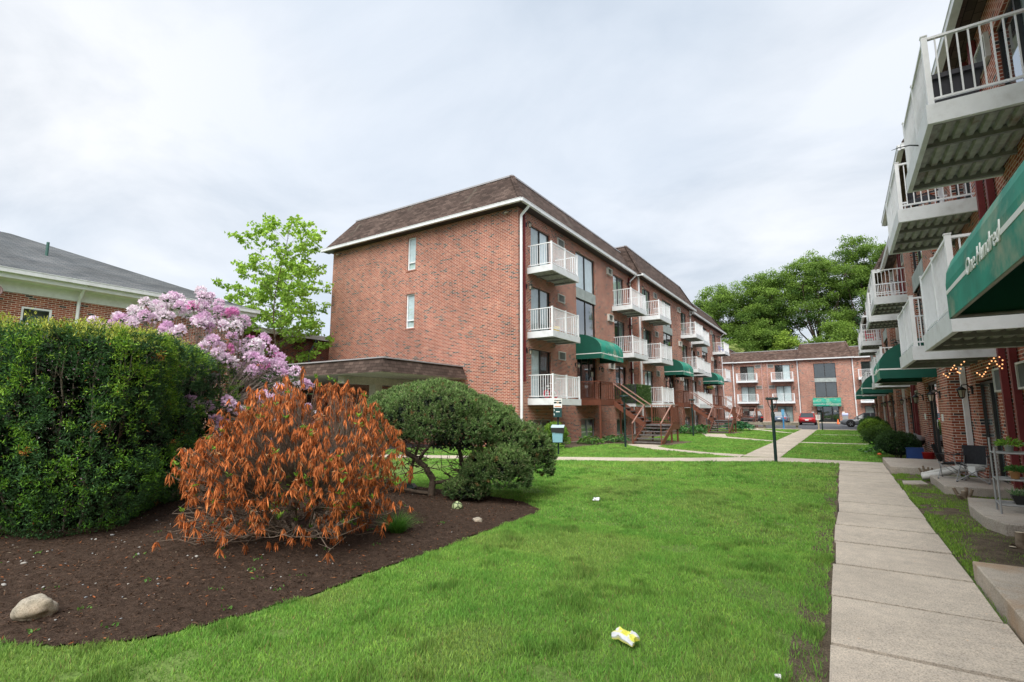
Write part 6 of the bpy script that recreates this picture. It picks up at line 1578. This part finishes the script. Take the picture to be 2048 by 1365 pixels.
n = 360; P = rdir(n) * rng.uniform(.05, .3, (n, 1)) * [1, 1, .55] + [0, 0, .05]; c_ = colmix((.05, .15, .03), (.2, .36, .06), rng.random(n)); c_[rng.random(n) < .22] = (.6, .08, .05)
V_, F_, C_ = leaves(P, rdir(n), rng.uniform(.05, .1, n), rng.uniform(.03, .06, n), c_); np_mesh('flowers', V_, F_, M['leaf'], C_, HB)

# ------------------------------------------------------------------ rocks, ball, bait box, litter
def rock(label, loc, s, seed, rz=0, name='rock', mat='stone'):
    bm_v, bm_f = [], []
    n1, n2 = 22, 34
    for i in range(n1 + 1):
        for j in range(n2):
            th, ph = math.pi * i / n1, 2 * math.pi * j / n2; bm_v.append((math.sin(th) * math.cos(ph), math.sin(th) * math.sin(ph), math.cos(th)))
    V = np.array(bm_v); q = 1 + .55 * (vnoise(V[:, 0] * 1.5 + 9, V[:, 1] * 1.5 + 9, V[:, 2] * 1.5 + 9, seed) - .5) + .22 * (vnoise(V[:, 0] * 3.7 + 9, V[:, 1] * 3.7 + 9, V[:, 2] * 3.7 + 9, seed + 1) - .5) + .06 * (vnoise(V[:, 0] * 11 + 9, V[:, 1] * 11 + 9, V[:, 2] * 11 + 9, seed + 2) - .5)
    V = V * q[:, None] * s; F = []
    for i in range(n1):
        for j in range(n2): j2 = (j + 1) % n2; F.append((i * n2 + j, (i + 1) * n2 + j, (i + 1) * n2 + j2, i * n2 + j2))
    o = np_mesh(name, V, np.array(F), M[mat], None, None, True, loc); o.rotation_euler = (0, 0, rz); return tag(o, label, 'rock')
rock('large pale rounded stone at the lower left corner of the mulch bed', (-5.27, 1.50, .11), [.135, .085, .10], 5, R(60))
rock('small tan stone near the ball under the dwarf pine', (-4.49, 6.08, .05), [.075, .055, .05], 9)
rock('grey stone half hidden behind the dead orange shrub', (-7.3, 4.6, .10), [.22, .09, .06], 13, R(40))
rock('flat grey rock under the second round shrub on the right', (1.0, 25.6, .04), [.42, .25, .10], 17)
bm, bnt, bout = newmat('mottled_ball'); tc_ = N(bnt, 'ShaderNodeTexCoord'); vo = N(bnt, 'ShaderNodeTexVoronoi', i_Scale=13.); bnt.links.new(tc_.outputs['Object'], vo.inputs['Vector'])
vo.feature = 'DISTANCE_TO_EDGE'; rp_ = ramp(bnt, [(.05, (.03, .05, .02)), (.16, (.42, .50, .26))]); bnt.links.new(vo.outputs['Distance'], rp_.inputs[0]); bsdf(bnt, bout, rp_.outputs[0], .5)
p = MB(); p.lathe([(.0855 * math.sin(math.pi * i / 14), -.0855 * math.cos(math.pi * i / 14)) for i in range(15)], 24)
tag(p.build('ball', bm, None, (-5.17, 6.47, .12)), 'green mottled ball lying at the foot of the dwarf pine', 'ball')
BT = empty('bait_station', 'low dark green plastic box lying under the dwarf pine', 'box', (-7.18, 7.42, .06), R(30))
p = MB(); p.mesh([(-.16, -.12, 0), (.16, -.12, 0), (.16, .12, 0), (-.16, .12, 0), (-.17, -.13, .09), (.17, -.13, .09), (.17, .13, .09), (-.17, .13, .09)], [(0, 1, 5, 4), (1, 2, 6, 5), (2, 3, 7, 6), (3, 0, 4, 7)], 0, False); p.build('base', M['darkgreen'], BT)
p = MB(); p.mesh([(-.18, -.14, .09), (.18, -.14, .09), (.18, .14, .09), (-.18, .14, .09), (-.13, -.09, .15), (.13, -.09, .15), (.13, .09, .15), (-.13, .09, .15)], [(0, 3, 2, 1), (0, 1, 5, 4), (1, 2, 6, 5), (2, 3, 7, 6), (3, 0, 4, 7), (4, 5, 6, 7)], 0, False); p.build('lid', M['darkgreen'], BT)
# crumpled snack bag
def crumple(name, label, cat, loc, sx, sy, sz, cols, seed, rz=0):
    nx, ny = 14, 10; vs = []; rr = random.Random(seed)
    X, Y = np.meshgrid(np.linspace(-1, 1, nx), np.linspace(-1, 1, ny)); Z = np.sqrt(np.clip(1 - .55 * X ** 2 - .35 * Y ** 2, 0, 1))
    nz_ = vnoise(X * 2.6 + 9, Y * 2.6 + 9, seed=seed) - .5
    Z = sz * (Z * .55 + nz_ * .9); X2 = sx * (X + .25 * (vnoise(X * 2 + 5, Y * 2 + 5, seed=seed + 1) - .5)); Y2 = sy * (Y + .35 * (vnoise(X * 2 + 5, Y * 2 + 5, seed=seed + 2) - .5))
    top = np.stack([X2, Y2, Z + sz * .25], -1).reshape(-1, 3); bot = np.stack([X2, Y2, Z * .35], -1).reshape(-1, 3)
    f = [(j * nx + i, j * nx + i + 1, (j + 1) * nx + i + 1, (j + 1) * nx + i) for j in range(ny - 1) for i in range(nx - 1)]; m = len(top); F = f + [tuple(m + k for k in q[::-1]) for q in f]
    ring = [i for i in range(nx)] + [(j + 1) * nx - 1 for j in range(1, ny)] + [(ny - 1) * nx + i for i in range(nx - 2, -1, -1)] + [j * nx for j in range(ny - 2, 0, -1)]
    F += [(ring[k], m + ring[k], m + ring[(k + 1) % len(ring)], ring[(k + 1) % len(ring)]) for k in range(len(ring))]
    C = np.tile(np.array(cols[0]), (2 * m, 1)); q = (vnoise(X * 2.2 + 3, Y * 2.2 + 3, seed=seed + 5)).ravel(); C[:m][q > .6] = cols[1]; C[:m][q < .3] = cols[2]; C[:m][(Y.ravel() < -.55)] = cols[2]
    o = np_mesh(name, np.concatenate([top, bot]), np.array(F), leaf_mat(name, 0, .3, .5), C, None, False, loc); o.rotation_euler = (R(8), 0, rz); return tag(o, label, cat)
crumple('snack_bag', 'crumpled yellow snack bag on the lawn near the bottom', 'litter', (-1.37, 3.58, .045), .085, .05, .05, [(.72, .70, .10), (.50, .56, .10), (.60, .62, .66)], 37, R(-12))
crumple('paper_scrap', 'small crumpled white scrap in the middle of the lawn', 'litter', (-3.8, 8.7, .03), .055, .04, .045, [(.8, .82, .82), (.6, .68, .72), (.75, .78, .8)], 41)
crumple('paper_scrap', 'tiny white scrap in the grass beside the near end of the sidewalk', 'litter', (-.44, 3.62, .03), .018, .014, .014, [(.7, .7, .7), (.6, .6, .6), (.7, .7, .7)], 45)
# cigarette ends and bits on the slabs
n = 26; x = np.concatenate([rng.uniform(-.15, .9, 8), rng.uniform(.72, .91, 18)]); y = rng.uniform(3.6, 9, n); P = np.stack([x, y, np.full(n, .040)], 1); D = rdir(n); D[:, 2] = 0
V_, F_, C_ = leaves(P, D, rng.uniform(.012, .03, n), np.full(n, .007), colmix((.55, .52, .48), (.75, .45, .25), (rng.random(n) < .3).astype(float)), up=np.tile([0, 0, 1.], (n, 1)))
tag(np_mesh('sidewalk_litter', V_, F_, M['dryleaf'], C_), kind='stuff')
n = 30; x = rng.uniform(-5.5, -4.1, n); y = rng.uniform(1.6, 5.5, n); k = inside(x, y, BED); x, y = x[k], y[k]; n = len(x); P = np.stack([x, y, bedz(x, y) + .008], 1); D = rdir(n); D[:, 2] = .1
V_, F_, C_ = leaves(P, D, rng.uniform(.03, .07, n), rng.uniform(.012, .022, n), colmix((.42, .13, .05), (.55, .24, .10), rng.random(n)), up=np.tile([0, 0, 1.], (n, 1)))
tag(np_mesh('fallen_leaves', V_, F_, M['dryleaf'], C_), kind='stuff')

# ------------------------------------------------------------------ cars and parking lot things
def car(label, loc, rz, paint, L=4.7, W=1.82, Hh=1.45, kind='sedan', group='cars in the parking lot'):
    t = empty('parked_car', label, 'car', loc, rz, group)
    pm = plain('car_paint', paint, .25, var=.03, spec=.7, bstr=0)
    h = L / 2; zb = .22; bl = Hh * .62
    if kind == 'sedan': st_ = [(-h, .50, bl * .80, .80), (-h + .12, .30, bl * .97, .92), (-h + .75, zb, bl * 1.02, 1), (-.9, zb, bl * 1.04, 1), (.5, zb, bl, 1), (1.0, zb, bl * .96, 1), (h - .35, zb, bl * .82, .96), (h - .08, .30, bl * .70, .86), (h, .42, bl * .60, .74)]
    else: st_ = [(-h, .50, bl * .95, .86), (-h + .10, .32, bl * 1.05, .95), (-h + .6, zb, bl * 1.06, 1), (-.9, zb, bl * 1.05, 1), (.7, zb, bl * 1.02, 1), (1.1, zb, bl * .99, 1), (h - .35, zb, bl * .90, .97), (h - .06, .32, bl * .80, .88), (h, .45, bl * .68, .78)]
    def ring(x, z0, z1, w_):
        w2 = W / 2 * w_; return [(x, -w2 * .90, z0), (x, -w2, z0 + .12), (x, -w2 * 1.0, z0 + (z1 - z0) * .62), (x, -w2 * .94, z1 - .05), (x, -w2 * .78, z1), (x, w2 * .78, z1), (x, w2 * .94, z1 - .05), (x, w2 * 1.0, z0 + (z1 - z0) * .62), (x, w2, z0 + .12), (x, w2 * .90, z0)]
    b = MB(); vs = []; fs = []; m = 10
    for s in st_: vs += ring(*s)
    for i in range(len(st_) - 1):
        for k in range(m): k2 = (k + 1) % m; fs.append((i * m + k, (i + 1) * m + k, (i + 1) * m + k2, i * m + k2))
    fs.append(tuple(range(m))); fs.append(tuple((len(st_) - 1) * m + k for k in range(m))[::-1]); b.mesh(vs, fs); b.build('body', pm, t)
    g_ = [(-h + (.55 if kind == 'sedan' else .12), .86, bl), (-h + (1.25 if kind == 'sedan' else .42), .70, Hh - .03), (-.1, .70, Hh), (.35, .69, Hh - .04), (1.22, .84, bl * .98)]
    gl = MB(); vs = []; fs = []
    pr = [(x, w_, z) for x, w_, z in g_]
    for s in (-1, 1):
        gl.mesh([(x, s * W / 2 * w_, z) for x, w_, z in pr], [tuple(range(5)) if s > 0 else tuple(range(5))[::-1]], 0, False)
    for (x0, w0, z0), (x1, w1, z1) in ((pr[0], pr[1]), (pr[3], pr[4])): gl.face([(x0, -W / 2 * w0, z0), (x0, W / 2 * w0, z0), (x1, W / 2 * w1, z1), (x1, -W / 2 * w1, z1)])
    gl.build('windows', M['carglass'], t)
    rf_ = MB(); rr = [pr[1], pr[2], pr[3]]
    for (x0, w0, z0), (x1, w1, z1) in zip(rr, rr[1:]): rf_.face([(x0, -W / 2 * w0 - .01, z0 + .012), (x1, -W / 2 * w1 - .01, z1 + .012), (x1, W / 2 * w1 + .01, z1 + .012), (x0, W / 2 * w0 + .01, z0 + .012)])
    for s in (-1, 1):
        for i, j in ((0, 1), (3, 4)):
            rf_.beam((pr[i][0], s * W / 2 * pr[i][1], pr[i][2]), (pr[j][0], s * W / 2 * pr[j][1], pr[j][2] + .01), .05, .05)
        rf_.beam((pr[1][0], s * W / 2 * .70, pr[1][2]), (pr[3][0], s * W / 2 * .70, pr[3][2] + .0), .05, .05); rf_.box(-.18, s * W / 2 * .86 - .012, bl, -.10, s * W / 2 * .86 + .012, bl + .05); rf_.beam((-.14, s * W / 2 * .86, bl), (-.14, s * W / 2 * .71, Hh - .02), .07, .03)
    rf_.build('roof', pm, t)
    for x in (-h + .85, h - .88):
        for s in (-1, 1):
            y = s * (W / 2 - .10)
            wl = MB(); 
            prof = [(.20, -.10), (.31, -.10), (.335, -.06), (.335, .06), (.31, .10), (.20, .10)]
            wl.lathe(prof, 20); o = wl.build('wheel', M['tyre'], t, (x, y, .335)); o.rotation_euler = (R(90), 0, 0)
            rm = MB(); rm.lathe([(0, .075), (.06, .08), (.20, .07), (.215, .1)], 20)
            for k in range(5):
                a = k * 1.2566; rm.beam((.04 * math.cos(a), .04 * math.sin(a), .09), (.19 * math.cos(a), .19 * math.sin(a), .09), .04, .02)
            r_ = rm.build('rim', M['rim'], o); r_.rotation_euler = (0 if s < 0 else R(180), 0, 0)
            ar = MB(); ar.lathe([(0, 0), (.385, 0)], 20); o2 = ar.build('wheel_arch', M['tyre'], t, (x, s * (W / 2 + .003), .37)); o2.rotation_euler = (R(-90 * s), 0, 0)
            o.location.y = s * (W / 2 - .085)
    for s in (-1, 1):
        q = MB(); q.box(-h - .012, s * W * .36 - .15, bl * .72, -h + .14, s * W * .36 + .13, bl * .86); q.build('tail_light', tail, t)
        q = MB(); q.box(h - .16, s * W * .34 - .16, bl * .60, h + .0, s * W * .34 + .12, bl * .70); q.build('headlight', M['chrome'], t)
        q = MB(); q.box(.86, s * (W / 2 + .02) - .07, bl + .02, .98, s * (W / 2 + .02) + .07, bl + .14); q.build('side_mirror', pm, t)
    q = MB(); q.box(-h - .018, -.17, bl * .62, -h - .006, .17, bl * .77); q.build('number_plate', M['letter'], t)
    q = MB(); q.box(-h - .015, -.55, .30, -h + .1, .55, .40); q.build('bumper_trim', M['black'], t)
    return t
tail = plain('tail_light', (.55, .02, .02), .3)
car('small red car seen from behind, parked left of the far entrance', (-3.48, 69.4, 0), R(90), (.42, .012, .018), 4.2, 1.72, 1.40)
car('grey sedan seen from the side, nose to the left, partly behind the right building', (2.15, 62.3, 0), R(180), (.13, .14, .155), 4.85, 1.85, 1.45)
car('silver blue car seen from behind, between the lamp post and the blue sign', (-7.0, 77.3, 0), R(90), (.14, .19, .26), 4.5, 1.85, 1.50, 'suv')
car('black car seen at an angle behind the farthest staircase', (-10.6, 77.0, 0), R(115), (.02, .018, .022), 4.6, 1.85, 1.60, 'suv')
car('white car mostly hidden behind the farthest staircase', (-13.4, 76.5, 0), R(95), (.5, .5, .5), 4.5, 1.8, 1.5, 'suv')
SG = empty('reserved_parking_sign', 'small white sign on a wooden post at the end of the far path', 'sign', (-1.8, 51.2, 0))
p = MB(); p.box(-.05, -.03, -.1, .05, .03, .98); p.build('post', plain('sign_post_wood', (.50, .40, .26), .8), SG)
p = MB(); p.box(-.17, -.05, .84, .17, -.032, 1.28); p.build('sign_panel', M['letter'], SG)
p = MB()
for z in (1.20, 1.12, 1.04, .96): p.box(-.10, -.054, z, .10, -.051, z + .025)
p.build('sign_lines', plain('sign_red', (.5, .1, .1), .6), SG)
SB = empty('blue_sign_post', 'blue post with narrow blue and white sign at the parking lot edge', 'sign', (-4.45, 51.2, 0))
p = MB(); p.box(-.05, -.03, -.1, .05, .03, 1.5); p.build('post', bluep2 if False else plain('blue_post', (.03, .22, .50), .5), SB)
p = MB(); p.box(-.10, -.05, 1.22, .12, -.032, 1.74); p.build('sign_panel', plain('light_blue_sign', (.12, .36, .60), .5), SB)
def rail_seg(x0, x1, y, label):
    t = empty('timber_barrier', label, 'barrier', (x0, y, 0)); w_ = plain('grey_timber', (.22, .20, .16), .9, var=.3)
    p = MB(); p.beam((-.2, 0, .48), (x1 - x0 + .2, 0, .48), .15, .26); p.build('rail', w_, t)
    for x in (0, (x1 - x0) * .5, x1 - x0):
        q = MB(); q.box(x - .09, .08, -.1, x + .09, .24, .5); q.build('post', w_, t)
rail_seg(-8.6, -3.45, 51.35, 'low grey timber barrier along the parking lot edge')
cn = empty('traffic_cone', 'small orange traffic cone at the front of the grey sedan', 'cone', (-.55, 74.5, 0)); p = MB(); p.lathe([(.15, .03), (.03, .62), (0, .62)], 12); p.build('cone', plain('cone_orange', (.8, .15, .03), .5), cn); p = MB(); p.box(-.19, -.19, 0, .19, .19, .03); p.build('foot', M['black'], cn)
MB_ = empty('mail_drop_box', 'grey drop box with pale rounded lid beside the far entrance', 'drop box', (.25, 78.3, 0)); p = MB(); p.box(-.3, -.2, 0, .3, .2, 1.1); p.build('body', M['alu'], MB_); p = MB(); p.tube([(-.33, 0, 1.12), (.33, 0, 1.12)], .24, 14); p.build('lid', plain('pale_blue_lid', (.40, .44, .62), .4), MB_)
pw = MB()
pw.tube([(-14 + i * 1.6, 78.5, 9.6 - .35 * math.sin(math.pi * i / 16)) for i in range(17)], .018, 5); tag(pw.build('overhead_cable', blk), 'thin overhead cable crossing in front of the far roof', 'cable')
# bright hall-end overhang antenna on the near balcony
an = MB(); an.tube([(1.34, 9.9, 5.78), (1.22, 9.9, 5.82), (1.08, 9.9, 5.82), (.98, 9.9, 5.80)], [.012, .010, .008, .003], 6); tag(an.build('loose_wire', blk), 'thin curved dark wire sticking out from the topmost right balcony', 'wire')
